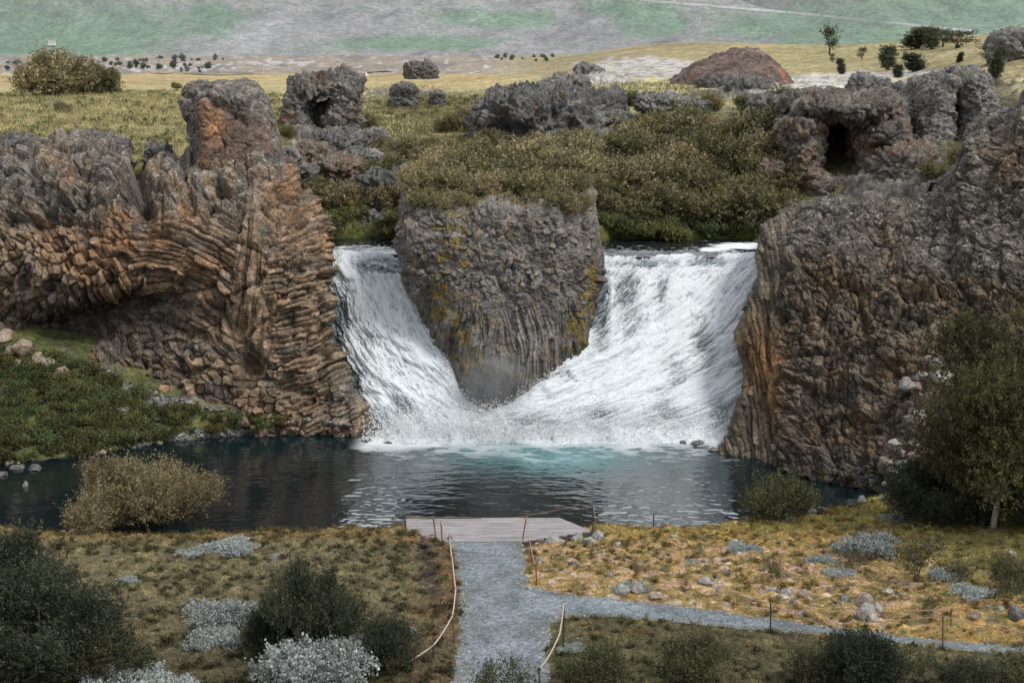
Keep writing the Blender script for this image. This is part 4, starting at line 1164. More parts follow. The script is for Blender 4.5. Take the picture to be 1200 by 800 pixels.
def plant(seed, R_=1., H=1., lumps=9, twigs=300, lpt=16, leaf=.06, tl=.25, cols=((.10,.085,.03),(.15,.125,.05)), up=.5, lump_r=.42, base_h=.12, trunk=0.0, br=.02, shell=.5, aspect=.5, lum=.5, spread=.72, leaf_up=.4):
    g = np.random.default_rng(seed)
    th = np.linspace(0, 2 * math.pi, lumps, endpoint=False) + g.uniform(0, 1.2, lumps)
    rad = R_ * spread * g.uniform(.25, 1.0, lumps)
    hz = base_h * H + (H * .92 - base_h * H) * g.uniform(.15, .8, lumps) * (1 - .35 * (rad / R_) ** 2)
    if trunk: hz = np.maximum(hz, trunk + .18 * H)
    cen = np.stack([rad * np.cos(th), rad * np.sin(th), hz], -1)
    lr = lump_r * R_ * g.uniform(.65, 1.15, lumps)
    w = lr ** 2; li = g.choice(lumps, twigs, p=w / w.sum())
    d0 = unit(g.normal(size=(twigs, 3)))
    rr = g.uniform(0, 1, twigs) ** shell
    p = cen[li] + d0 * (lr[li] * rr)[:, None] * np.array([1, 1, min(1.0, H / R_ * .8)])
    lowz = trunk * .9 if trunk else base_h * H * .15
    p[:, 2] = np.where(p[:, 2] < lowz, lowz + np.abs(p[:, 2] - lowz) * .4, p[:, 2])
    d = unit(d0 * .7 + np.array([0, 0, up]) + g.normal(size=(twigs, 3)) * .35)
    L = tl * g.uniform(.5, 1.5, twigs)
    s = g.uniform(.1, 1, (twigs, lpt))
    q = p[:, None] + d[:, None] * (L[:, None] * s)[..., None] + g.normal(size=(twigs, lpt, 3)) * leaf * .55
    l = unit(d[:, None] * .8 + g.normal(size=q.shape) * .75 + np.array([0, 0, leaf_up * .3]))
    wv = unit(np.cross(l, unit(g.normal(size=q.shape)))) * 1.0
    sz = leaf * (.45 + 1.2 * g.uniform(0, 1, q.shape[:2]) ** 1.5)[..., None] * 1.05
    a = q - l * sz * .5; b_ = q + wv * sz * aspect * .5 ; c_ = q + l * sz * .5; e_ = q - wv * sz * aspect * .5
    V = np.stack([a, b_, c_, e_], 2).reshape(-1, 3)
    F = np.arange(len(V)).reshape(-1, 4)
    k = np.clip(g.uniform(0, 1, (twigs, 1)) * .6 + g.uniform(0, 1, (lumps,))[li][:, None] * .4 + g.normal(size=(twigs, lpt)) * .15, 0, 1)
    C = np.asarray(cols[0])[None, None] * (1 - k[..., None]) + np.asarray(cols[1])[None, None] * k[..., None]
    C = C * g.uniform(1 - lum, 1 + lum, (twigs, 1, 1)) 
    C = np.repeat(C.reshape(-1, 1, 3), 4, 1).reshape(-1, 3)
    fol = raw_mesh("foliage", V, F, 4, C, smooth=False)
    # wood
    base = np.concatenate([g.normal(size=(lumps, 2)) * R_ * (.06 if trunk == 0 else .01), np.full((lumps, 1), trunk * .8)], 1)
    t = np.linspace(0, 1, 6)[None, :, None]
    mid = base * .5 + cen * .5 + np.array([0, 0, .12 * H]) + g.normal(size=(lumps, 3)) * .06 * R_
    path = base[:, None] * (1 - t) ** 2 + 2 * mid[:, None] * t * (1 - t) + cen[:, None] * t ** 2
    v1, f1 = tubes(path, np.full(lumps, br), np.full(lumps, br * .4), 5)
    nt_ = 1 if trunk else min(twigs, 260); t = np.linspace(0, 1, 3)[None, :, None]
    path = cen[li[:nt_]][:, None] * (1 - t) + (p + d * L[:, None] * .9)[:nt_][:, None] * t
    v2, f2 = tubes(path, np.full(nt_, br * .3), np.full(nt_, br * .12), 3)
    vs, fs = [v1, v2], [f1, f2 + len(v1)]
    if trunk:
        tz = np.linspace(-.3, trunk * 1.1, 9); path = np.stack([.10 * np.sin(tz * 1.1), .08 * np.cos(tz * 1.4) - .08, tz], -1)[None]
        v3, f3 = tubes(path, np.array([br * 2.6]), np.array([br * 1.6]), 10)
        fs.append(f3 + len(v1) + len(v2)); vs.append(v3)
    wood = raw_mesh("branches", np.concatenate(vs), np.concatenate(fs), 4)
    return fol, wood

OL = ((.115,.105,.05),(.235,.205,.105)); SLOPE = ((.115,.105,.05),(.30,.265,.14)); DK = ((.020,.027,.016),(.072,.080,.045)); MID = ((.05,.055,.025),(.135,.13,.06))
GRN = ((.085,.105,.036),(.22,.23,.095)); WOOL = ((.19,.215,.205),(.44,.475,.46)); TREE = ((.055,.052,.024),(.135,.115,.05)); HAZED_CON = ((.10,.12,.10),(.15,.17,.13)); CON = ((.04,.05,.03),(.075,.085,.05)); YEL = ((.17,.14,.045),(.25,.20,.07))
L_LEAF = leaf_mat("willow_leaf", var=.38, hue=.025); L_WOOL = leaf_mat("woolly_leaf", trans=.1, var=.15)
PROTO = {}
def proto(key, fmat=None, wmat=None, **kw):
    f, w = plant(**kw)
    f.materials.append(fmat or L_LEAF); w.materials.append(wmat or M_BARK)
    PROTO[key] = (f, w)
proto("olive", seed=1, R_=3.0, H=3.7, lumps=15, twigs=4000, lpt=18, leaf=.08, tl=.62, cols=OL, up=.75, lump_r=.27, br=.05, base_h=.05, spread=.92)
proto("dark0", seed=2, R_=2.0, H=2.3, lumps=24, twigs=3600, lpt=18, leaf=.06, tl=.40, cols=DK, up=.75, lump_r=.27, br=.03, base_h=.05, spread=.88)
proto("dark1", seed=3, R_=1.3, H=1.6, lumps=18, twigs=2000, lpt=18, leaf=.055, tl=.36, cols=DK, up=.9, lump_r=.27, br=.02, base_h=.05, spread=.88)
proto("mid0", seed=4, R_=1.0, H=1.1, lumps=12, twigs=800, lpt=16, leaf=.055, tl=.34, cols=MID, up=.8, lump_r=.42, br=.022, base_h=.08)
for k in range(4):
    proto(f"slope{k}", seed=10 + k, R_=1.6, H=2.0, lumps=10, twigs=700, lpt=16, leaf=.12, tl=.42, cols=SLOPE, up=.7, lump_r=.36, br=.03, base_h=.04)
for k in range(2):
    proto(f"crown{k}", seed=15 + k, R_=1.6, H=1.8, lumps=10, twigs=700, lpt=16, leaf=.11, tl=.42, cols=((.135,.125,.06),(.32,.285,.15)), up=.7, lump_r=.36, br=.03, base_h=.02)
proto("green", seed=20, R_=1.0, H=.7, lumps=8, twigs=260, lpt=14, leaf=.11, tl=.25, cols=GRN, up=.5, lump_r=.45, br=.015, base_h=.02)
for k in range(2):
    proto(f"small{k}", seed=30 + k, R_=.75, H=1.15, lumps=6, twigs=120, lpt=14, leaf=.055, tl=.40, cols=MID, up=1.0, lump_r=.40, br=.014, base_h=.1, spread=.6)
    proto(f"wool{k}", fmat=L_WOOL, seed=40 + k, R_=1.0, H=.62, lumps=16, twigs=1500, lpt=14, leaf=.04, tl=.12, cols=WOOL, up=.7, lump_r=.36, br=.012, base_h=.02, aspect=.65, spread=.85)
proto("tree", wmat=M_PALEBARK, seed=50, R_=3.7, H=9.8, lumps=44, twigs=7600, lpt=19, leaf=.095, tl=.5, cols=TREE, up=.45, lump_r=.34, br=.06, trunk=1.3, spread=.85)
proto("conifer", seed=60, R_=.8, H=2.4, lumps=12, twigs=420, lpt=12, leaf=.13, tl=.35, cols=CON, up=1.0, lump_r=.45, br=.02, base_h=.02, spread=.45)
proto("farcon", seed=62, R_=.8, H=2.2, lumps=7, twigs=90, lpt=10, leaf=.28, tl=.4, cols=HAZED_CON, up=.9, lump_r=.5, br=.04, base_h=.1, spread=.4)  # leaf colours paled to carry the distance haze
proto("sparse", seed=61, R_=1.0, H=2.4, lumps=8, twigs=120, lpt=12, leaf=.12, tl=.45, cols=MID, up=1.0, lump_r=.45, br=.025, base_h=.2, spread=.6)

def put(key, name, loc, label, cat="shrub", group=None, s=1.0, rz=0.0, parts=("foliage", "branches")):
    e = empty(name, loc, rz, s)
    thing(e, label, cat, group)
    for me, nm in zip(PROTO[key], parts):
        link(nm, me, None, e)
    return e
rg = np.random.default_rng(11)
def gh(x, Y):
    i = int(np.clip(np.searchsorted(gx, x), 0, len(gx) - 1)); j = int(np.clip(np.searchsorted(gy, Y), 0, len(gy) - 1))
    return float(G_P[j, i, 2])
def on_ground(px, py):
    p = ground_hit(px, py)
    return (p[0], p[1], gh(p[0], p[1]) - .03)

# near the pool and the path: base pixel, prototype, scale, label
FG = [
 ("olive","willow_shrub",168,628,1.0,0,"large golden olive willow at the pool edge on the left","shrub"),
 ("dark0","dark_shrub",40,792,1.35,1,"biggest dark green bush, filling the lower left corner","shrub"),
 ("dark0","dark_shrub",-30,745,1.6,2,"dark bush at the far left edge below the golden willow","shrub"),
 ("dark1","dark_shrub",98,752,.95,3,"dark bush on the right flank of the big corner bush","shrub"),
 ("dark0","dark_shrub",368,772,(.80,.80,1.35),2.2,"tall dark brown-green bush left of the path","shrub"),
 ("dark1","dark_shrub",318,772,(.7,.7,.9),4.4,"dark twiggy bush leaning left of the tall dark bush","shrub"),
 ("dark1","dark_shrub",452,792,(.72,.72,1.05),1.7,"compact dark bush beside the lower left rope","shrub"),
 ("mid0","dark_shrub",130,800,1.1,3.0,"low dark scrub at the bottom edge below the corner bush","shrub"),
 ("small1","twiggy_shrub",475,770,.9,1.6,"thin scrub right of the compact dark bush","shrub"),
 ("small1","twiggy_shrub",1075,808,1.0,3.6,"thin scrub between the two bottom right bushes","shrub"),
 ("small1","twiggy_shrub",600,818,1.15,0.4,"twiggy olive sapling at the bottom of the gravel path","shrub"),
 ("small0","twiggy_shrub",570,822,.9,1.4,"smaller twiggy sapling at the bottom of the gravel path","shrub"),
 ("mid0","dark_shrub",700,812,1.0,0.4,"dark olive scrub right of the lower right rope","shrub"),
 ("mid0","dark_shrub",815,800,1.1,1.4,"dark scrub at the bottom between path and round bush","shrub"),
 ("dark1","dark_shrub",1010,812,1.0,5.0,"round dark bush overlapping the branch of the gravel path","shrub"),
 ("mid0","dark_shrub",955,806,.9,4.0,"thin dark bush leaning on the round dark bush","shrub"),
 ("dark1","dark_shrub",1137,814,.62,.7,"small dark bush at the bottom right below the rope","shrub"),
 ("mid0","dark_shrub",1200,806,.8,.9,"dark bush cut by the right edge below the path","shrub"),
 ("mid0","dark_shrub",915,611,1.55,.7,"dark rounded bush at the pool edge below the right cliff","shrub"),
 ("small0","twiggy_shrub",1072,687,1.45,.2,"upright leafy sapling on the right heath beside a woolly willow","shrub"),
 ("small1","twiggy_shrub",905,683,.75,2.2,"small green tuft-like shrub on the ochre heath","shrub"),
 ("small1","twiggy_shrub",998,672,.8,1.0,"thin shrub growing through the pale woolly willow","shrub"),
 ("small0","twiggy_shrub",1125,690,.85,3.0,"thin shrub right of the upright sapling","shrub"),
 ("mid0","twiggy_shrub",1185,692,.9,3.0,"grey green bush at the right edge of the heath","shrub"),
 ("small1","twiggy_shrub",1180,715,.9,4.0,"small sapling at the right edge above the rope","shrub"),
 ("small0","twiggy_shrub",1090,722,.6,4.0,"tiny sapling above the rope post on the right","shrub"),
 ("tree","birch_tree",1163,622,(1.0,1.0,1.1),0.3,"big dark leafy tree with pale trunk at the right edge","tree"),
 ("dark0","dark_shrub",1095,612,1.2,0.3,"dense dark bush at the left foot of the big tree","shrub"),
 ("dark0","dark_shrub",1205,615,1.2,1.3,"dense dark bush behind the trunk of the big tree","shrub"),
]
for key, nm, x, y, s, rz, lab, cat in FG:
    put(key, nm, on_ground(x, y), lab, cat, None, s, rz, ("crown", "trunk") if cat == "tree" else ("foliage", "branches"))
WO = [(372,806,1.9,.9,"largest silvery woolly willow at the bottom left of the path"),(258,735,1.25,.7,"silvery woolly willow left of the tall dark bush"),(250,760,1.0,.7,"second silvery clump just below the upper woolly willow"),(145,808,1.2,.6,"silvery willow clump under the big corner bush"),(195,812,.9,.6,"small silvery clump at the bottom edge"),
      (268,650,1.15,.35,"flat pale willow mat on the far left heath"),(225,654,.7,.3,"small pale mat beside the flat willow mat"),(150,686,.5,.5,"tiny pale clump near the big corner bush"),(330,655,.6,.35,"pale clump behind the tall dark bush"),(425,765,.6,.7,"pale clump behind the compact dark bush"),(470,748,.55,.6,"pale tuft by the path below the compact bush"),
      (1022,655,1.05,.95,"whitest woolly willow on the right heath"),(995,650,.8,.7,"pale woolly willow joined to the whitest one"),(963,662,.7,.5,"low pale willow left of the whitest one"),(985,677,.75,.4,"low pale mat in front of the whitest willow"),(870,648,.75,.35,"pale mat on the ochre heath near the pool"),(810,662,.7,.3,"pale mat on the ochre heath right of the boulders"),
      (1140,703,.8,.35,"pale mat on the heath at the far right"),(1110,680,.8,.5,"pale clump right of the upright sapling"),(1048,613,.6,.6,"pale tuft below the rubble heap"),(742,692,.7,.6,"grey clump among stones by the fork of the path"),(672,768,.4,.7,"pale tuft by the lower right rope")]
for j, (x, y, s, hs, lab) in enumerate(WO):
    put(f"wool{j % 2}", "woolly_willow", on_ground(x, y), lab, "shrub", None, (s, s, s * hs * 1.3), j * 1.3)

# the thicket on the slope above the falls
def in_poly(x, y, poly):
    ins = False
    for (x0, y0), (x1, y1) in zip(poly, poly[1:] + poly[:1]):
        if (y0 <= y) != (y1 <= y) and x < x0 + (y - y0) / (y1 - y0) * (x1 - x0): ins = not ins
    return ins
AREAS = [([(520,200),(690,192),(705,225),(690,246),(560,250),(490,236)], 999, "olive willow shrub crowning the stack between the falls", "shrubs on the stack between the falls", .80, 92.6),
         ([(700,180),(760,162),(860,162),(905,190),(925,235),(915,262),(850,262),(800,250),(720,258),(705,225)], 22, "brown olive willow shrub in the thicket above the broad fall", "shrubs in the thicket above the broad fall", 1.4, 95),
         ([(440,185),(520,170),(560,185),(540,225),(480,240),(400,235)], 18, "olive willow shrub on the slope above the narrower fall", "shrubs above the narrower fall", .85, 95),
         ([(545,195),(700,185),(700,215),(560,215)], 17, "willow shrub in the gap below the long crag", "shrubs below the long crag", 1.0, 95)]
gs = np.random.default_rng(5)
for poly, sep, lab, grp, s0, ymin in AREAS:
    got = []
    for _ in range(1500):
        x = gs.uniform(min(p[0] for p in poly), max(p[0] for p in poly)); y = gs.uniform(min(p[1] for p in poly), max(p[1] for p in poly))
        if not in_poly(x, y, poly) or any(abs(x - a) / 1.7 + abs(y - b) < sep * .75 for a, b in got): continue
        got.append((x, y))
        p = hit_up(x, y + 8, ymin)
        if ymin < 93: p = np.array([(x - 600) / FOC * p[1], np.clip(W(x, y, 90)[1] - (y - 225) * .22, 83.5, 92), 0]); p[2] = 12.15 + .05 * (p[1] - 84)
        s = s0 * gs.uniform(.65, 1.3)
        put(f"slope{gs.integers(4)}", "willow_shrub", (p[0], p[1], p[2] - .15), lab, "shrub", grp, (s, s, s * gs.uniform(.75, 1.05)), gs.uniform(0, 6.3))
for Yi, zi, si, xs_ in ((82.9, 11.5, .62, (486, 506, 528, 556, 590, 622, 655, 682)), (84.8, 12.0, .95, (498, 530, 562, 598, 632, 668)), (88, 12.3, 1.25, (505, 548, 590, 632, 672)), (92, 12.5, 1.3, (525, 575, 620, 660))):
    for x in xs_:
        x += gs.uniform(-8, 8); s = si * gs.uniform(.8, 1.2)
        q = W(x, 225, Yi + gs.uniform(-.4, .4))
        put(f"crown{gs.integers(2)}", "willow_shrub", (q[0], q[1], zi + gs.uniform(-.25, .15)), "olive willow shrub crowning the stack between the falls", "shrub", "shrubs on the stack between the falls", (s, s, s * gs.uniform(.8, 1.0)), gs.uniform(0, 6.3))
SINGLE = [(575,172,.8,"olive shrub at the foot of the long crag on its left"),(625,178,.8,"olive shrub under the left hollow of the long crag"),(668,176,.8,"olive shrub under the right hollow of the long crag"),(712,160,.95,"olive shrub at the right end of the long crag"),(760,132,.8,"low shrub above the thicket behind the flat white-topped rock"),(735,122,.7,"low shrub above the right end of the long crag"),(835,128,.8,"low shrub above the thicket below the red mound"),(928,165,.8,"shrub at the left foot of the cave outcrop"),
          (1082,160,.7,"shrub between the cave outcrop and the split rock"),(1095,215,.7,"shrub on the ledge right of the cave"),(600,112,.7,"low shrub on top of the long crag"),(430,150,.7,"low shrub right of the arched lava outcrop"),(418,215,.8,"shrub below the wide brown rock"),(375,235,.8,"shrub behind the right shoulder of the left cliff"),(335,160,.5,"tiny shrub between the rock knob and the lava outcrop"),(545,150,.9,"bushy olive shrub left of the long crag"),(520,152,.75,"low shrub left of the bushy one by the crag"),(905,128,1.0,"rounded yellow-olive bush left of the cave outcrop"),(875,132,.8,"olive bush above the thicket near the cave"),(1038,137,.6,"small bush on top of the cave outcrop"),
          (450,178,.7,"shrub by pale rocks at the top left of the slope"),(425,195,.7,"shrub between grey rocks above the left stream"),(405,245,.9,"shrub just above the left stream"),(1130,195,.7,"green bush below the split rock"),(1150,110,.6,"low bush beside the split rock"),(955,120,.7,"low bush above the cave outcrop")]
for j, (x, y, s, lab) in enumerate(SINGLE):
    p = hit_up(x, y + 4)
    put(f"slope{j % 4}", "willow_shrub", (p[0], p[1], p[2] - .1), lab, "shrub", None, s, j * 1.1)
LEFTB = [(62,115,2.0,"dark round bush, biggest on the left meadow"),(105,112,1.5,"brown bush right of the biggest meadow bush"),(125,112,1.1,"low bush at the right end of the meadow bushes"),(40,108,1.3,"bush at the left end of the meadow bushes"),(75,132,.4,"tiny dark bush alone on the left meadow"),(208,105,.5,"small bush in the meadow left of the rock knob"),(285,106,.6,"small bush in the meadow right of the rock knob")]
for j, (x, y, s, lab) in enumerate(LEFTB):
    p = hit_up(x, y)
    put(f"slope{j % 4}", "meadow_shrub", (p[0], p[1], p[2] - .1), lab, "shrub", None, s * 1.15, j * 1.9)
gsp = np.random.default_rng(3)
for j in range(34):                                   # green cover at both stream lips
    if j % 3: x, y = gsp.uniform(700, 850), gsp.uniform(256, 284)
    else: x, y = gsp.uniform(372, 470), gsp.uniform(230, 274)
    p = hit_up(x, y, 95.2)
    put("green", "leafy_shrub", (p[0], p[1], p[2] - .05), "bright green leafy shrub on the lip above the broad fall" if j % 3 else "bright green leafy shrub on the lip above the narrower fall", "shrub", "green shrubs above the broad fall" if j % 3 else "green shrubs above the narrower fall", gsp.uniform(.7, 1.3), gsp.uniform(0, 6))

TR = [(1040,82,1.0,1.0,"conifer","slim dark conifer, left of the pair on the pale scree"),(1070,85,1.25,.8,"conifer","broad dark conifer, right of the pair on the pale scree"),(1168,94,.9,1.35,"conifer","dark conifer near the top right above the split rock"),(1052,92,.6,.6,"conifer","small dark conifer in front of the pair on the scree"),(985,88,.5,.7,"conifer","small round conifer at the left end of the pale scree"),
      (972,64,.75,1.1,"sparse","thin bare-looking sapling on the yellow ridge"),(1010,70,.4,.5,"sparse","small sapling on the yellow ridge left of the conifers"),(975,74,.3,.4,"sparse","tiny sapling below the thin sapling"),(1076,58,1.7,.9,"conifer","dark bush on the ridge behind the pair of conifers"),(1092,58,.9,.9,"conifer","slim dark bush right on the ridge"),(1122,56,1.9,.7,"sparse","wide pale shrub on the ridge at the top right"),(1105,55,.8,.7,"sparse","narrow pale shrub on the ridge at the top right"),(1190,56,.8,.7,"conifer","dark bush by the pale rocks in the top right corner"),(1160,75,1.1,.8,"sparse","spreading grey shrub left of the corner conifer"),(1125,75,.4,.5,"conifer","tiny conifer on the orange soil at the top right")]
for j, (x, y, sx, sz, key, lab) in enumerate(TR):
    p = hit_up(x, y); k = p[1] / 130
    put(key, "small_tree", (p[0], p[1], p[2] - .1), lab, "tree", None, (sx * k * 1.15, sx * k * 1.15, sz * k * .95), j * 2.1, ("crown", "trunk"))
gt = np.random.default_rng(9)
for j in range(62):
    if j < 42: x, y = gt.choice([gt.uniform(120, 262), gt.uniform(140, 240)]), gt.choice([gt.uniform(72, 75), gt.uniform(77, 86)])
    elif j < 48: x, y = gt.uniform(5, 45), gt.uniform(73, 84)
    else: x, y = gt.uniform(578, 650), gt.uniform(69, 73)
    p = hit_up(x, y); k = np.clip(p[1] / 130 * gt.uniform(.12, .30), .4, 2.6)
    put("farcon", "small_tree", (p[0], p[1], p[2] - .1), "tiny dark conifer scattered on the far plain" if j < 48 else "tiny dark conifer in the row at the mountain foot", "tree", "conifers on the far plain" if j < 48 else "conifers at the mountain foot", (k * gt.uniform(.8, 1.6), k * 1.1, k * gt.uniform(.7, 1.3)), gt.uniform(0, 6), ("crown", "trunk"))

# undergrowth on the far bank, heath grass, meadow grass (nobody could count these)
def merged(key, T, name, label, tint=None):
    f = PROTO[key][0]
    n = len(f.vertices); v = np.empty(n * 3, np.float32); f.vertices.foreach_get("co", v); v = v.reshape(-1, 3)
    c = np.empty(n * 4, np.float32); f.color_attributes["Col"].data.foreach_get("color", c); c = c.reshape(-1, 4)
    Vs, Cs = [], []
    for (x, y, z, s, r, b) in T:
        ca, sa = math.cos(r), math.sin(r)
        Vs.append(np.stack([x + s * (v[:, 0] * ca - v[:, 1] * sa), y + s * (v[:, 0] * sa + v[:, 1] * ca), z + s * v[:, 2]], -1)); Cs.append(c[:, :3] * b)
    V = np.concatenate(Vs); C = np.concatenate(Cs)
    o = link(name, raw_mesh(name, V, np.arange(len(V)), 4, C, smooth=False), L_LEAF)
    o["kind"] = "stuff"; o["label"] = label; o["category"] = "plants"
proto("cushion", seed=70, R_=1.0, H=.6, lumps=6, twigs=24, lpt=6, leaf=.26, tl=.35, cols=((.75,.75,.75),(1.15,1.15,1.15)), up=.8, lump_r=.45, br=.005, base_h=.02, lum=.25)
gc = np.random.default_rng(23)
T = []
for _ in range(9000):
    i, j = gc.integers(0, len(gx)), gc.integers(0, len(gy))
    x, y, z = G_P[j, i]
    qx, qy = proj(G_P[j, i]); qx, qy = float(qx), float(qy)
    if G_sd[j, i] < (.1 if gc.uniform() < .6 else -.18) or z < .4 or not (-40 < qx < 1240 and qy < 830): continue
    c = G_C[j, i]
    u = gc.uniform()
    if qx > 610 and qy < 760:
        tint = c * 1.1 if u < .45 else (np.array([.36, .25, .19]) if u < .6 else (np.array([.40, .39, .35]) if u < .63 else (np.array([.33, .18, .05]) if u < .88 else np.array([.13, .12, .05]))))
    else:
        tint = c * 1.15 if u < .55 else (c * .72 if u < .8 else np.array([.16, .14, .07]) * (.6 if qy > 700 else 1))
    T.append((x, y, z - .03, gc.uniform(.08, .26) * (1 if qx > 610 else 1.2), gc.uniform(0, 6), tint * gc.uniform(.7, 1.2)))
merged("cushion", T, "heath_plants", "low cushions of moss and heather on the near banks")
T = []
for _ in range(2600):
    Yq = math.exp(gc.uniform(math.log(95), math.log(170))); uq = gc.uniform(-40, 345) if gc.uniform() < .75 else gc.uniform(430, 600)
    xq = (uq - 600) / FOC * Yq; zq = float(zup(xq, Yq))
    qx, qy = (float(t) for t in proj(np.array([xq, Yq, zq])))
    if qx > 345 and qy > 140: continue
    u = gc.uniform(); base = np.array([.44, .39, .20]) if u < .5 else (np.array([.19, .175, .075]) if u < .8 else np.array([.10, .10, .045]))
    T.append((xq, Yq, zq - .08, gc.uniform(.2, .6), gc.uniform(0, 6), base * gc.uniform(.75, 1.15)))
merged("cushion", T, "meadow_plants", "tussocks on the upper meadow")
gu = np.random.default_rng(21)
T = []
while len(T) < 300:
    x, t = gu.uniform(-60, 330), gu.uniform(.08, .97)
    if x > 60:
        scree_y = 408 + .62 * (x - 75)
        p = bank_pt(x, t); yy = proj(p)[1]
        if abs(yy - scree_y) < 9 and x < 190 and gu.uniform() < .7: continue
        if x > 170 and gu.uniform() < .55: continue
        if x > 230 and (t > .75 or gu.uniform() < .5): continue
    p = bank_pt(x, t)
    T.append((p[0], p[1], p[2] - .1, gu.uniform(.35, .95) * (1 if x < 180 else .7), gu.uniform(0, 6), np.array([1, 1, 1]) * gu.uniform(.5, 1.15) * np.array([gu.uniform(.85, 1.25), 1, 1])))
merged("green", T, "undergrowth", "low green plants covering the far left bank")

def blades(name, P, C, hmin, hmax, w, label, seed):
    g = np.random.default_rng(seed); n = len(P)
    h = g.uniform(hmin, hmax, n)[:, None]; a = g.uniform(0, 6.28, n)
    s = np.stack([np.cos(a), np.sin(a), 0 * a], -1) * w
    lean = np.concatenate([g.normal(size=(n, 2)) * .45, np.ones((n, 1))], 1) * h
    V = np.stack([P - s, P + s, P + lean], 1).reshape(-1, 3)
    C = C * g.uniform(.7, 1.4, (n, 1))
    o = link(name, raw_mesh(name, V, np.arange(n * 3), 3, np.repeat(C, 3, 0), smooth=False), L_LEAF)
    o["kind"] = "stuff"; o["label"] = label; o["category"] = "grass"
gb = np.random.default_rng(31)
jj = gb.integers(0, len(gy), 330000); ii = gb.integers(0, len(gx), 330000)
gpx, gpy = proj(G_P[jj, ii])
tuft = fbm(G_P[jj, ii, 0] / .8, G_P[jj, ii, 1] / .8, 3., 3)
low = (gpy > np.interp(gpx, [620, 720, 880, 1200], [722, 724, 738, 768]))
keep = (G_sd[jj, ii] > .02) & (G_P[jj, ii, 2] > .35) & (gpx > -60) & (gpx < 1260) & (gpy < 840) & (((gpx < 560) & (tuft + gb.normal(size=len(ii)) * .15 > -.02)) | (low & (tuft + gb.normal(size=len(ii)) * .15 > -.1)) | ((gpx > 600) & (tuft > .25)) | (gb.uniform(size=len(ii)) < .10) | (gpy < 630) | (np.abs(G_sd[jj, ii]) < .35) | ((gpx > 1050) & (gpy < 665)))
jj, ii = jj[keep], ii[keep]
Pb = G_P[jj, ii] + np.c_[gb.uniform(-.05, .05, (len(ii), 2)), np.zeros(len(ii)) - .02]
Cb = G_C[jj, ii] * np.array([1.15, 1.12, .95])
blades("grass", Pb, Cb, .05, .22, .012, "dry heath grass on the near banks", 1)
n = 190000
U = gb.uniform(-60, 1250, n); Yb = np.exp(gb.uniform(math.log(93.5), math.log(190), n))
Xb = (U - 600) / FOC * Yb; Zb = zup(Xb, Yb)
qx, qy = proj(np.stack([Xb, Yb, Zb], -1))
pn = fbm(Xb / 3, Yb / 3, 3., 3)
ok = ((qx < 345) & (qy > 92)) | ((qx > 330) & (qx < 560) & (qy < 275)) | ((qx > 560) & (qy < 130) & (pn > .0) & (qy > 95)) | ((qx > 1060) & (qy > 90) & (pn > .05))
ok &= gb.uniform(size=n) < np.interp(Yb, [93, 120, 190], [1, 1, .0])
ok &= ~((qx > 880) & (qy > 85) & (qy < 112)) & ~((qx > 640) & (qx < 830) & (qy < 98))
Xb, Yb, Zb, pn, qx = Xb[ok], Yb[ok], Zb[ok], pn[ok], qx[ok]
lc = np.where((qx < 350)[:, None], np.array([.40, .35, .18]), np.array([.16, .145, .065])) * (1 - .7 * np.clip(pn, -.5, .5))[:, None]
blades("grass", np.stack([Xb, Yb, Zb - .02], -1), lc, .2, .55, .035, "yellow green meadow grass on the upper land", 2)
# ------------------------------------------------------------------ stones
def stone_mesh(seed, n=28, m=18):
    u = np.arange(n) / n * 2 * math.pi; v = np.linspace(.02, math.pi - .02, m)
    U, V = np.meshgrid(u, v)
    P = np.stack([np.cos(U) * np.sin(V), np.sin(U) * np.sin(V), np.cos(V)], -1)
    g = np.random.default_rng(seed)
    for _ in range(16):                                     # planar chips
        d = unit(g.normal(size=3)); k = g.uniform(.5, .85)
        q = P @ d
        P = P - np.clip(q - k, 0, 9)[..., None] * d
    r = 1 + .22 * fbm(P[..., 0] * 1.7, P[..., 1] * 1.7, P[..., 2] * 1.7 + seed, 4)
    P = P * r[..., None]
    i = fbm(P[..., 0] * 2, P[..., 1] * 2, P[..., 2] * 2 + seed, 3)
    c = np.ones_like(P) * (1 + .3 * i)[..., None]
    return P, c
STONE = {}
def stone(k, tint):
    key = (k, tint)
    if key not in STONE:
        P, c = stone_mesh(100 + k)
        me = grid_mesh("boulder", P, np.concatenate([c * np.array(tint), np.ones_like(c[..., :1])], -1), True)
        me.materials.append(M_STONE); STONE[key] = me
    return STONE[key]
PALE, PINK, DARKS, TANS = (.26, .25, .235), (.23, .18, .15), (.09, .088, .086), (.25, .19, .135)
def boulder(k, tint, loc, w, h, rz, label, group=None):
    o = link("boulder", stone(k, tint)); o.location = loc; o.rotation_euler = (0, 0, rz); o.scale = (w, w * .8, h)
    return thing(o, label, "boulder", group)
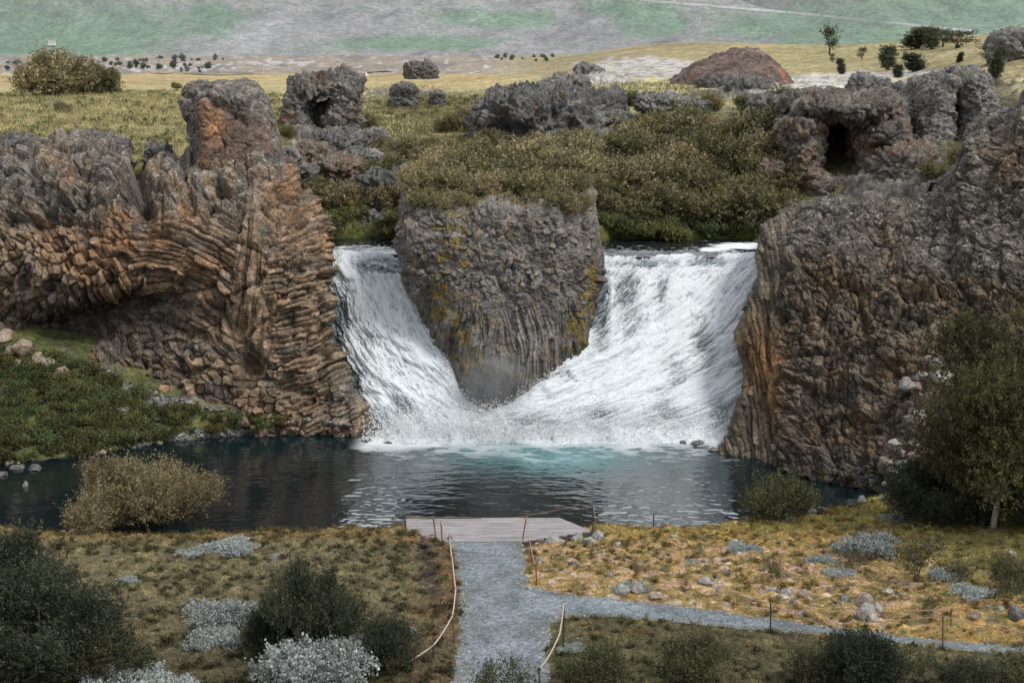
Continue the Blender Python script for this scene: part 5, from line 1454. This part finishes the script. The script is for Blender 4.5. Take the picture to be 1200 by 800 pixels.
BO = [(700,636,.46,.42,PALE,"largest pale boulder at the right corner of the deck"),(676,632,.42,.34,PALE,"grey boulder left of the largest one by the deck"),(650,636,.50,.30,PALE,"flat pale boulder below the deck edge"),(632,637,.36,.24,PINK,"flat tan stone at the corner of path and deck"),(690,639,.30,.24,PALE,"small pale stone in front of the largest boulder"),
      (1016,727,.44,.34,PALE,"big white boulder at the edge of the path branch"),(1027,722,.30,.34,PALE,"small white boulder leaning on the big white one"),(727,697,.36,.30,PALE,"grey boulder left of the pair at the path fork"),(745,695,.34,.28,PALE,"grey boulder right of the pair at the path fork"),(770,703,.30,.2,PINK,"pinkish stone by the path fork"),(826,688,.36,.34,PALE,"pale domed stone on the heath above the path"),(905,697,.30,.22,PALE,"pale stone on the heath left of two others"),(922,700,.28,.24,PALE,"pale stone right of its twin on the heath"),(945,702,.3,.2,PINK,"pink stone on the heath"),(1015,712,.5,.26,PINK,"low pink rock behind the white boulder"),(723,640,.22,.16,PALE,"small pale stone right of the deck boulders"),(672,665,.3,.2,DARKS,"dark stone beside the path rope"),
      (990,706,.3,.2,DARKS,"dark stone left of the white boulder"),(1040,700,.32,.2,PALE,"flat grey stone right behind the white boulder"),(1140,728,.3,.2,PINK,"orange pink stone by the rope posts"),(1190,728,.42,.34,DARKS,"dark boulder at the right edge above the rope"),(620,689,.16,.1,PALE,"small white stone at the inner bend of the path"),
      (790,634,.2,.14,PALE,"small pale stone on the bank by the thin post"),(860,640,.22,.14,PALE,"small pale stone on the bank right of the thin post")]
for j, (x, y, w, h, t, lab) in enumerate(BO):
    p = on_ground(x, y); boulder(j % 6, t, (p[0], p[1], p[2] + h * .35), w, h, j * 1.7, lab)
gr = np.random.default_rng(77)
for j in range(34):
    x, y = gr.uniform(640, 1195), gr.uniform(650, 735)
    if y > np.interp(x, [640, 700, 800, 900, 985, 1060, 1200], [688, 695, 705, 719, 731, 741, 753]): continue
    p = on_ground(x, y); w = gr.uniform(.08, .22)
    boulder(gr.integers(6), [PALE, PINK, TANS, PALE][gr.integers(4)], (p[0], p[1], p[2] + w * .2), w, w * gr.uniform(.5, .8), gr.uniform(0, 6), "small weathered stone lying in the ochre heath", "small stones on the ochre heath")
# rubble heap between the right cliff and the tree
outcrop("rubble_mound", [(396,1108,1128,73,1.2),(412,1092,1150,73,2),(450,1068,1175,72.5,2.6),(500,1056,1200,71.6,3.0),(550,1048,1220,70.4,3.2),(605,1040,1240,69.2,3.4)],
        "mound of earth and rubble between the dark cliff and the big tree", .7, .35, .06, 2.2, 44., base=(.16, .13, .11), brown=(.21, .14, .10), bthr=-.1, lich=1.2, mat_=M_STONE, cat="mound")
for j in range(88):
    t = gr.uniform(0, 1) ** .9; y = lerp(398, 596, t)
    l, r = np.interp(y, [398, 450, 500, 550, 596], [1098, 1062, 1048, 1040, 1030]), np.interp(y, [398, 450, 500, 550, 596], [1140, 1170, 1150, 1130, 1110])
    x = gr.uniform(l, r); Y = np.interp(y, [398, 450, 500, 550, 596], [71.9, 70.2, 69, 67.8, 67.0])
    p = W(x, y, Y); w = gr.uniform(.16, .46) * (1.25 - .4 * t)
    boulder(gr.integers(6), [PALE, PINK, PALE, PINK, DARKS][gr.integers(5)], p, w, w * gr.uniform(.6, .9), gr.uniform(0, 6), "lichened block in the rubble heap beside the big tree", "blocks of the rubble heap by the tree")
for j, (x, y, w, lab) in enumerate([(1118,402,.8,"pale lichened block crowning the rubble heap"),(1096,425,.6,"pale block left of the crown of the rubble heap"),(1062,452,.6,"white-lichened block jutting from the left of the heap"),(1108,445,.75,"broad grey block in the middle of the heap"),(1048,520,.45,"flat grey ledge stone low on the heap"),(1075,492,.45,"tan block halfway down the heap")]):
    Y = np.interp(y, [398, 450, 500, 550, 596], [71.7, 69.8, 68.6, 67.5, 66.8]); boulder(j % 6, PALE if j != 5 else PINK, W(x, y, Y), w, w * .7, j * 1.1, lab)
for j, (x, y) in enumerate([(1035,588),(1050,582),(1010,592),(1000,596),(1022,585),(962,603),(952,605),(1060,596)]):
    p = on_ground(x, y); boulder(j % 6, DARKS if j % 2 else PALE, (p[0], p[1], p[2] + .1), .34, .26, j, "lichen-spotted rock where the grass meets the right cliff", "rocks at the grass edge below the right cliff")
gz = np.random.default_rng(55)
Vs, Fs, Cs, off = [], [], [], 0
sp_, sc_ = [], []
for k in range(4):
    P_, c_ = stone_mesh(200 + k, 9, 6); sp_.append(P_.reshape(-1, 3)); sc_.append(c_.reshape(-1, 3))
sf = grid_faces(6, 9, True)
while len(Vs) < 1050:
    x, t = gz.uniform(50, 440), gz.uniform(0, 1)
    p = bank_pt(x, t); yy = float(proj(p)[1])
    d1 = abs(yy - (408 + .62 * (x - 75))) < gz.normal() * 9 + 12 and x < 190 and gz.uniform() < .5
    d2 = x > 170 and t > .78; d3 = x > 340; d4 = 150 < x < 300 and abs(yy - 470) < 12
    if not (d1 or d2 or d3 or d4): continue
    s = gz.uniform(.05, .2) * (1.3 if gz.uniform() < .1 else 1); k = gz.integers(4); a = gz.uniform(0, 6)
    v = sp_[k] * s * (1, .8, .65); v = np.stack([v[:, 0] * math.cos(a) - v[:, 1] * math.sin(a), v[:, 0] * math.sin(a) + v[:, 1] * math.cos(a), v[:, 2]], -1)
    Vs.append(v + p + (0, 0, s * .3)); Fs.append(sf + off); off += len(v)
    Cs.append(sc_[k] * np.array([.17, .163, .157]) * gz.uniform(.45, 1.35))
o = link("scree", raw_mesh("scree", np.concatenate(Vs), np.concatenate(Fs), 4, np.concatenate(Cs)), M_STONE)
o["kind"] = "stuff"; o["label"] = "grey scree and pebbles under the left cliff"; o["category"] = "gravel"
pin = np.argwhere(G_sd < -.05); pin = pin[gz.integers(0, len(pin), 5200)]
Vs, Fs, Cs, off = [], [], [], 0
sf2 = grid_faces(4, 6, True); tiny = [tuple(q.reshape(-1, 3) for q in stone_mesh(300 + k, 6, 4)) for k in range(4)]
for (j, i) in pin:
    k = gz.integers(4); s = gz.uniform(.012, .045) * (1.6 if G_sd[j, i] > -.4 else 1)
    Vs.append(tiny[k][0] * s * (1.2, .9, .6) + np.array([gx[i] + gz.uniform(-.04, .04), gy[j] + gz.uniform(-.04, .04), GZ[j, i] + .004 + .03 * 0])); Fs.append(sf2 + off); off += len(Vs[-1])
    Cs.append(tiny[k][1] * np.array([.22, .245, .26]) * gz.uniform(.4, 1.5))
o = link("gravel", raw_mesh("gravel", np.concatenate(Vs), np.concatenate(Fs), 4, np.concatenate(Cs)), M_STONE)
o["kind"] = "stuff"; o["label"] = "loose gravel strewn over the path"; o["category"] = "gravel"
# boulders under the left cliff and along its shore
LB = [(27,412,.95,"largest tan boulder at the top of the left bank"),(12,414,.55,"flat tan boulder left of the largest one"),(46,428,.75,"tan boulder in the middle of the left row"),(58,430,.62,"squared tan boulder right of the middle one"),(36,434,.55,"low tan boulder below the middle one"),(70,441,.70,"low tan slab at the right end of the row"),(20,428,.45,"small tan boulder low in the row"),(66,426,.4,"small tan boulder behind the squared one"),(102,443,.35,"lone pale boulder on the scree"),(129,440,.36,"pale boulder right of the lone one on the scree"),(144,484,.55,"long grey slab in the green bank"),(5,398,.7,"tan boulder cut by the left edge under the cliff")]
for j, (x, y, w, lab) in enumerate(LB):
    f = [np.interp(x, [q[0] for q in FOOT], [q[k] for q in FOOT]) for k in (1, 3)]
    t = np.clip((y - f[0]) / (f[1] - f[0]), -.1, 1)
    p = bank_pt(x, max(t, 0)); p = W(x, y, p[1] - .4) if t < .02 else p
    boulder(j % 6, PALE if "pale" in lab or "grey" in lab else TANS, (p[0], p[1], p[2] + w * .25), w, w * .72, j * 1.3, lab)
for j in range(54):
    x = gr.uniform(-20, 430); y = np.interp(x, [q[0] for q in FOOT], [q[3] for q in FOOT]) + gr.uniform(-6, 3)
    p = Wz(x, y, .02); w = gr.uniform(.10, .32)
    boulder(gr.integers(6), [DARKS, TANS, DARKS][gr.integers(3)], (p[0], p[1], p[2]), w, w * .6, gr.uniform(0, 6), "dull stone along the waterline of the left bank", "shore stones of the left bank")
for j, (x, y, w, h, lab) in enumerate([(30,569,.20,.34,"upright pale stone standing in the pool at the left"),(18,548,.5,.2,"flat grey stone in the water off the left bank"),(40,549,.5,.22,"low dark stone in the water off the left bank"),(5,556,.3,.2,"small grey stone in the water at the left edge"),(98,562,.2,.1,"small stone half hidden by the golden willow")]):
    p = Wz(x, y, .02); boulder(j, PALE if j == 0 else DARKS, p, w, h, j, lab)
for j, (x, y, w) in enumerate([(838,527,.5),(815,520,.55),(800,519,.35),(780,517,.3),(430,517,.4),(455,519,.3)]):
    p = Wz(x, y, .03); boulder(j, DARKS, p, w, w * .4, j, "wet black rock at the foot of the broad fall" if j < 4 else "wet black rock at the foot of the narrower fall", "wet rocks under the broad fall" if j < 4 else "wet rocks under the narrower fall")

# ------------------------------------------------------------------ deck
def boxes(lst):
    vs, fs = [], []
    for (x0, x1, y0, y1, z0, z1) in lst:
        b = len(vs) * 8
        vs.append([(x0, y0, z0), (x1, y0, z0), (x1, y1, z0), (x0, y1, z0), (x0, y0, z1), (x1, y0, z1), (x1, y1, z1), (x0, y1, z1)])
        fs += [[b, b + 3, b + 2, b + 1], [b + 4, b + 5, b + 6, b + 7], [b, b + 1, b + 5, b + 4], [b + 1, b + 2, b + 6, b + 5], [b + 2, b + 3, b + 7, b + 6], [b + 3, b, b + 4, b + 7]]
    return np.array(vs, float).reshape(-1, 3), np.array(fs)
def wood_mat(name, c):
    m, nt, b, out = mat(name)
    pos = nt.nodes.new("ShaderNodeNewGeometry")
    mp = nt.nodes.new("ShaderNodeMapping"); mp.inputs["Scale"].default_value = (.6, 7.1, 1)
    nt.links.new(pos.outputs[0], mp.inputs[0])
    a = ramp(nt, noise(nt, 1.2, 5, .7, mp.outputs[0]), .3, .7, .5, 1.45)
    d = ramp(nt, noise(nt, .8, 3, .5, pos.outputs[0]), .3, .7, .85, 1.12)
    vm = nt.nodes.new("ShaderNodeVectorMath"); vm.operation = "SCALE"; vm.inputs[0].default_value = c
    nt.links.new(math_node(nt, "MULTIPLY", a, d), vm.inputs["Scale"])
    nt.links.new(vm.outputs[0], b.inputs["Base Color"]); b.inputs["Roughness"].default_value = .75
    return m
M_DECK = wood_mat("weathered_decking", (.27, .248, .252)); M_JOIST = wood_mat("dark_joist", (.07, .055, .05))
DZ = .96
dk = np.array([Wz(x, y, DZ)[:2] for x, y in [(475,607.5),(655,606),(694,622),(614,634),(498,634),(477,622)]])
def span(y):
    xs = []
    for i in range(len(dk)):
        a, b = dk[i], dk[(i + 1) % len(dk)]
        if (a[1] <= y) != (b[1] <= y): xs.append(a[0] + (y - a[1]) / (b[1] - a[1]) * (b[0] - a[0]))
    return (min(xs), max(xs)) if len(xs) >= 2 else None
bl = []
y = dk[:, 1].min() + .01; k = 0
while y < dk[:, 1].max() - .12:
    s = span(y + .07)
    if s: bl.append((s[0], s[1], y, y + .138, DZ - .045 + .004 * math.sin(k * 2.4), DZ + .004 * math.sin(k * 2.4)))
    y += .15; k += 1
deck = empty("viewing_deck", (0, 60, 0)); thing(deck, "wide grey wooden viewing deck at the pool's edge at the end of the path", "deck")
v, f = boxes(bl); link("planking", raw_mesh("planking", v - (0, 60, 0), f, 4, smooth=False), M_DECK, deck)
def beam(a, b, w, z0, z1):
    a, b = np.array(a), np.array(b); d = (b - a) / np.linalg.norm(b - a); n_ = np.array([-d[1], d[0]]) * w
    q = [a - n_, b - n_, b + n_, a + n_]
    v = np.array([(p[0], p[1], z0) for p in q] + [(p[0], p[1], z1) for p in q])
    return v, np.array([[0, 3, 2, 1], [4, 5, 6, 7], [0, 1, 5, 4], [1, 2, 6, 5], [2, 3, 7, 6], [3, 0, 4, 7]])
for i in range(len(dk)):
    v, f = beam(dk[i], dk[(i + 1) % len(dk)], .03, DZ - .26, DZ - .055)
    link("edge_beam", raw_mesh("edge_beam", v - (0, 60, 0), f, 4, smooth=False), M_JOIST, deck)
for t in (.04, .35, .65, .96):
    p = dk[0] * (1 - t) + dk[1] * t - (0, .2)
    v, f = boxes([(p[0] - .07, p[0] + .07, p[1] - .07, p[1] + .07, -.9, DZ - .06)])
    link("leg", raw_mesh("leg", v - (0, 60, 0), f, 4, smooth=False), M_JOIST, deck)

# ------------------------------------------------------------------ posts and ropes
M_RUST = flat_mat("rusty_iron", (.20, .085, .05), .8, nz=8); M_DARKIRON = flat_mat("dark_iron", (.05, .045, .045), .7, nz=8); M_ROPE = flat_mat("pale_rope", (.42, .36, .31), nz=15); M_TANROPE = flat_mat("tan_rope", (.36, .24, .16), nz=15)
def rod(path, r, k=8):
    v, f = tubes(np.array(path, float)[None], np.array([r]), np.array([r]), k)
    n = len(path)
    return v, f
PO = [(475,605,476,622,1,"rusty post at the left corner of the deck"),(508,608,511,631,1,"leaning rusty post on the left part of the deck"),(517,612,518,634,1,"rusty post where the left rope starts at the deck"),(527,630,528,657,1,"rusty post, first along the left side of the path"),(530,655,531,690,1,"rusty post, second along the left side of the path"),(534,690,536,716,1,"rusty post at the left of the path fork"),(530,722,533,753,1,"rusty post where the left rope swings away from the path"),(508,757,508,774,0,"short dark post under the sagging left rope"),
      (617,606,612,632,1,"leaning rusty post at the right back corner of the deck"),(698,609,697,623,1,"short rusty post at the pointed right corner of the deck"),(695,592,695,616,0,"dark thin post behind the right corner of the deck"),(680,592,680,610,0,"dark thin post at the pool side of the deck"),(766,603,766,622,0,"lone thin post on the right bank by the water"),
      (621,636,624,661,1,"rusty post at the top of the right path edge"),(628,662,629,686,1,"rusty post just above the inner bend of the path"),(661,706,660,768,0,"tall dark post at the corner below the path fork"),(632,784,632,806,0,"dark post at the bottom end of the right rope"),(903,707,903,741,0,"dark post halfway along the path branch"),(1105,722,1105,757,1,"rusty post on the near side of the path branch at the right"),(1115,714,1114,739,1,"rusty post on the far side of the path branch at the right")]
PT = []
rv = np.linspace(0, 2 * math.pi, 13)
for (tx, ty, bx_, by, rust, lab) in PO:
    on_deck = by < 636 and bx_ < 700 and (by < 634.5)
    b = Wz(bx_, by, DZ) if on_deck else np.array(on_ground(bx_, by))
    t = W(tx, ty, b[1])
    e = empty("rope_post", tuple(b)); thing(e, lab, "post")
    d = t - b
    v, f = rod([(0, 0, -.25), tuple(d * .33), tuple(d * .66), tuple(d)], .027)
    link("rod", raw_mesh("rod", v, f, 4), M_RUST if rust else M_DARKIRON, e)
    v, f = rod([tuple(d + np.array([.03 * math.cos(a), 0, .03 + .03 * math.sin(a)])) for a in rv], .010, 6)
    link("eye", raw_mesh("eye", v, f, 4), M_RUST if rust else M_DARKIRON, e)
    PT.append(t + (0, 0, .02))
def rope(chain, sag, r, m_, label):
    pts = []
    for a, b in zip(chain[:-1], chain[1:]):
        L = np.linalg.norm(b - a)
        for s in np.linspace(0, 1, 13)[:-1]: pts.append(a * (1 - s) + b * s - np.array([0, 0, sag * L * 4 * s * (1 - s)]))
    pts.append(chain[-1])
    v, f = rod(pts, r, 6)
    o = link("rope", raw_mesh("rope", v, f, 4), m_); thing(o, label, "rope")
lowpt = W(425, 800, PT[7][1] - 2.2)
rope([PT[2], PT[3], PT[4], PT[5], PT[6]], .03, .024, M_ROPE, "pale rope running down the left side of the path")
rope([PT[6], PT[7] + (0, 0, .02), W(470, 779, 41.4), W(420, 803, 40.2)], .03, .024, M_ROPE, "pale rope swinging out to the lower left corner")
rope([PT[0], PT[1], PT[2]], .03, .012, M_TANROPE, "thin rope along the left part of the deck")
fr = W(600, 606.5, 61.4)
rope([PT[0], W(540, 605.5, 61.5), fr, PT[11], PT[10]], .012, .010, M_TANROPE, "thin rope along the water side of the deck")
rope([PT[10], PT[9]], .04, .010, M_TANROPE, "short thin rope at the right corner of the deck")
rope([PT[8], PT[13], PT[14]], .04, .015, M_TANROPE, "tan rope along the upper right edge of the path")
rope([PT[15], W(656, 742, PT[15][1] - 1.0), PT[16]], .05, .024, M_ROPE, "pale rope sagging from the tall dark post to the bottom")
rope([W(845, 686, PT[17][1] + 3.0), PT[17], W(965, 731, PT[17][1] - 1.6)], .03, .014, M_TANROPE, "tan rope slung over the post on the path branch")
rope([W(860, 710, PT[19][1] + 1.0), PT[19], W(1230, 748, PT[19][1] - 1.0)], .02, .014, M_TANROPE, "tan rope along the far side of the path branch")
rope([W(1000, 728, PT[18][1] + .5), PT[18], W(1230, 745, PT[18][1] - .6)], .02, .014, M_TANROPE, "tan rope along the near side of the path branch")

# ------------------------------------------------------------------ far away: sign, van, farmhouse
def box_part(name, parent, c, s, m_):
    v, f = boxes([(c[0] - s[0] / 2, c[0] + s[0] / 2, c[1] - s[1] / 2, c[1] + s[1] / 2, c[2] - s[2] / 2, c[2] + s[2] / 2)])
    return link(name, raw_mesh(name, v, f, 4, smooth=False), m_, parent)
M_ORANGE = flat_mat("orange_paint", (.62, .19, .07), .5, nz=.5); M_WHITE = flat_mat("white_paint", (.78, .78, .77), .5, nz=.5); M_GLASS = flat_mat("dark_glass", (.03, .035, .04), .15, .5); M_RUBBER = flat_mat("rubber", (.02, .02, .02), .9); M_ROOF = flat_mat("grey_roof", (.3, .3, .31), .6, nz=.5)
p = hit_up(417, 93); z0 = p[2]
e = empty("road_sign", tuple(p)); thing(e, "small orange board standing in the far meadow by the road", "sign")
box_part("board", e, (0, 0, 1.35), (1.5, .06, 1.1), M_ORANGE)
for sx in (-.5, .5): box_part("leg", e, (sx, .05, .6), (.08, .05, 1.5), M_DARKIRON)
p = hit_up(426, 91)
e = empty("van", tuple(p)); thing(e, "tiny white van in the far meadow right of the orange board", "van")
prof = [(-1.25, .25), (1.25, .25), (1.28, .75), (1.0, .85), (.72, 1.35), (-1.2, 1.38), (-1.28, .8)]
nv = len(prof)
v = np.array([(x, -.55, z) for x, z in prof] + [(x, .55, z) for x, z in prof])
bm = bpy.data.meshes.new("body")
bm.from_pydata([tuple(q) for q in v], [], [list(range(nv)), list(range(2 * nv - 1, nv - 1, -1))] + [[i, nv + i, nv + (i + 1) % nv, (i + 1) % nv] for i in range(nv)])
link("body", bm, M_WHITE, e)
box_part("window", e, (.35, -.556, 1.08), (.55, .012, .32), M_GLASS)
for sx in (-.75, .75):
    for sy in (-.5, .5):
        path = [(sx, sy - .09, .27), (sx, sy + .09, .27)]
        vv, ff = tubes(np.array(path)[None], np.array([.27]), np.array([.27]), 14)
        link("wheel", raw_mesh("wheel", vv, ff, 4), M_RUBBER, e)
p = mhit(62, 53)
e = empty("farmhouse", tuple(p - (0, 0, 3))); thing(e, "tiny white house on the green foot of the mountain", "house")
box_part("wall", e, (0, 0, 3.2), (11, 7, 5.5), M_WHITE)
rv_ = np.array([(-5.9, -4, 5.9), (5.9, -4, 5.9), (5.9, 4, 5.9), (-5.9, 4, 5.9), (-5.9, 0, 9), (5.9, 0, 9)])
rm = bpy.data.meshes.new("roof"); rm.from_pydata([tuple(q) for q in rv_], [], [[0, 1, 5, 4], [2, 3, 4, 5], [0, 4, 3], [1, 2, 5], [0, 3, 2, 1]]); link("roof", rm, M_ROOF, e)
for sx in (-3, 0, 3): box_part("window", e, (sx, -3.52, 3.4), (1.2, .05, 1.4), M_GLASS)

# ------------------------------------------------------------------ spray over the foot of the falls
def mist(c, rad, dens, label, seed):
    v = stone_mesh(1)[0] * 0
    n, m = 32, 18
    u = np.arange(n) / n * 2 * math.pi; w = np.linspace(.02, math.pi - .02, m)
    U, V = np.meshgrid(u, w)
    P = np.stack([np.cos(-U) * np.sin(V), np.sin(-U) * np.sin(V), np.cos(V)], -1)
    m_ = bpy.data.materials.new("mist"); m_.use_nodes = True
    nt = m_.node_tree; nt.nodes.clear()
    out = nt.nodes.new("ShaderNodeOutputMaterial"); vs = nt.nodes.new("ShaderNodeVolumePrincipled")
    vs.inputs["Color"].default_value = (.92, .95, .98, 1); vs.inputs["Anisotropy"].default_value = .2
    tc = nt.nodes.new("ShaderNodeTexCoord")
    ln = nt.nodes.new("ShaderNodeVectorMath"); ln.operation = "LENGTH"; nt.links.new(tc.outputs["Object"], ln.inputs[0])
    fall_ = ramp(nt, ln.outputs["Value"], .15, .95, 1, 0)
    nz = ramp(nt, noise(nt, 2.2, 4, .6, tc.outputs["Object"], .6), .38, .68)
    d = math_node(nt, "MULTIPLY", math_node(nt, "MULTIPLY", math_node(nt, "MULTIPLY", fall_, fall_), nz), dens)
    nt.links.new(d, vs.inputs["Density"]); nt.links.new(vs.outputs[0], out.inputs["Volume"])
    o = link("mist", grid_mesh("mist", P, closed=True, flip=True), m_)
    o.location = c; o.scale = rad
    o["kind"] = "stuff"; o["label"] = label; o["category"] = "mist"
mist(W(575, 452, 79.2), (3.4, 1.7, 3.2), 1.7, "spray hanging where the two waterfalls meet", 1)
mist(W(620, 500, 77.6), (11.5, 2.0, 1.6), .6, "thin spray along the foot of the falls", 2)

hz = bpy.data.materials.new("haze"); hz.use_nodes = True
nt = hz.node_tree; nt.nodes.clear()
out = nt.nodes.new("ShaderNodeOutputMaterial"); vs = nt.nodes.new("ShaderNodeVolumeScatter")
vs.inputs["Color"].default_value = (.86, .93, 1.0, 1); vs.inputs["Density"].default_value = 0.6e-4
nt.links.new(vs.outputs[0], out.inputs["Volume"])
v, f = boxes([(-1500, 1700, 620, 2900, -1.0, 420)])
o = link("haze", raw_mesh("haze", v, f, 4, smooth=False), hz)
o["kind"] = "stuff"; o["label"] = "thin pale haze in front of the mountain"; o["category"] = "haze"
# ------------------------------------------------------------------ light
SUN_EL, SUN_AZ = R(52), R(128)          # azimuth clockwise from +Y: behind the camera on the right
w = bpy.data.worlds.new("World"); scene.world = w; w.use_nodes = True
nt = w.node_tree; nt.nodes.clear()
out = nt.nodes.new("ShaderNodeOutputWorld"); bg = nt.nodes.new("ShaderNodeBackground")
sky = nt.nodes.new("ShaderNodeTexSky"); sky.sky_type = "NISHITA"; sky.sun_disc = False
sky.sun_elevation = SUN_EL; sky.sun_rotation = SUN_AZ; sky.air_density = 1.0; sky.dust_density = 4.0; sky.ozone_density = 1.5
hs = nt.nodes.new("ShaderNodeHueSaturation"); hs.inputs["Saturation"].default_value = .28
nt.links.new(sky.outputs[0], hs.inputs["Color"])
tcw = nt.nodes.new("ShaderNodeTexCoord"); mpw = nt.nodes.new("ShaderNodeMapping"); mpw.inputs["Scale"].default_value = (1, 1, 2.5)
nt.links.new(tcw.outputs["Generated"], mpw.inputs[0])
cl = ramp(nt, noise(nt, 2.2, 5, .6, mpw.outputs[0], .4), .36, .62, .45, .95)
sp_w = nt.nodes.new("ShaderNodeSeparateXYZ"); nt.links.new(tcw.outputs["Generated"], sp_w.inputs[0])
north_boost = math_node(nt, "MULTIPLY", ramp(nt, sp_w.outputs[1], .3, .8, 0, 1), ramp(nt, sp_w.outputs[2], .85, .45, 0, 1))  # added bright bank in the unseen northern sky, lifts the pool reflections
sc_w = nt.nodes.new("ShaderNodeVectorMath"); sc_w.operation = "SCALE"
nt.links.new(mixc(nt, cl, hs.outputs[0], (6.2, 6.5, 6.8)), sc_w.inputs[0]); nt.links.new(ramp(nt, north_boost, 0, 1, 1, 2.7), sc_w.inputs["Scale"])
nt.links.new(sc_w.outputs[0], bg.inputs[0])
bg.inputs[1].default_value = .145
nt.links.new(bg.outputs[0], out.inputs[0])
sl = bpy.data.lights.new("sun", "SUN"); sl.energy = 2.3; sl.angle = R(15); sl.color = (1.0, .95, .88)
so = bpy.data.objects.new("sun", sl); COL.objects.link(so)
sd = Vector((math.sin(SUN_AZ) * math.cos(SUN_EL), math.cos(SUN_AZ) * math.cos(SUN_EL), math.sin(SUN_EL)))
so.rotation_euler = sd.to_track_quat("Z", "Y").to_euler()
so.location = (40, -40, 60)
scene.view_settings.view_transform = "Standard"; scene.view_settings.look = "None"; scene.view_settings.exposure = 0
scene.cycles.max_bounces = 6; scene.cycles.transparent_max_bounces = 8
scene.cycles.volume_step_rate = 2.0; scene.cycles.volume_max_steps = 64
print("script", round(time.time() - T0, 1), "s")
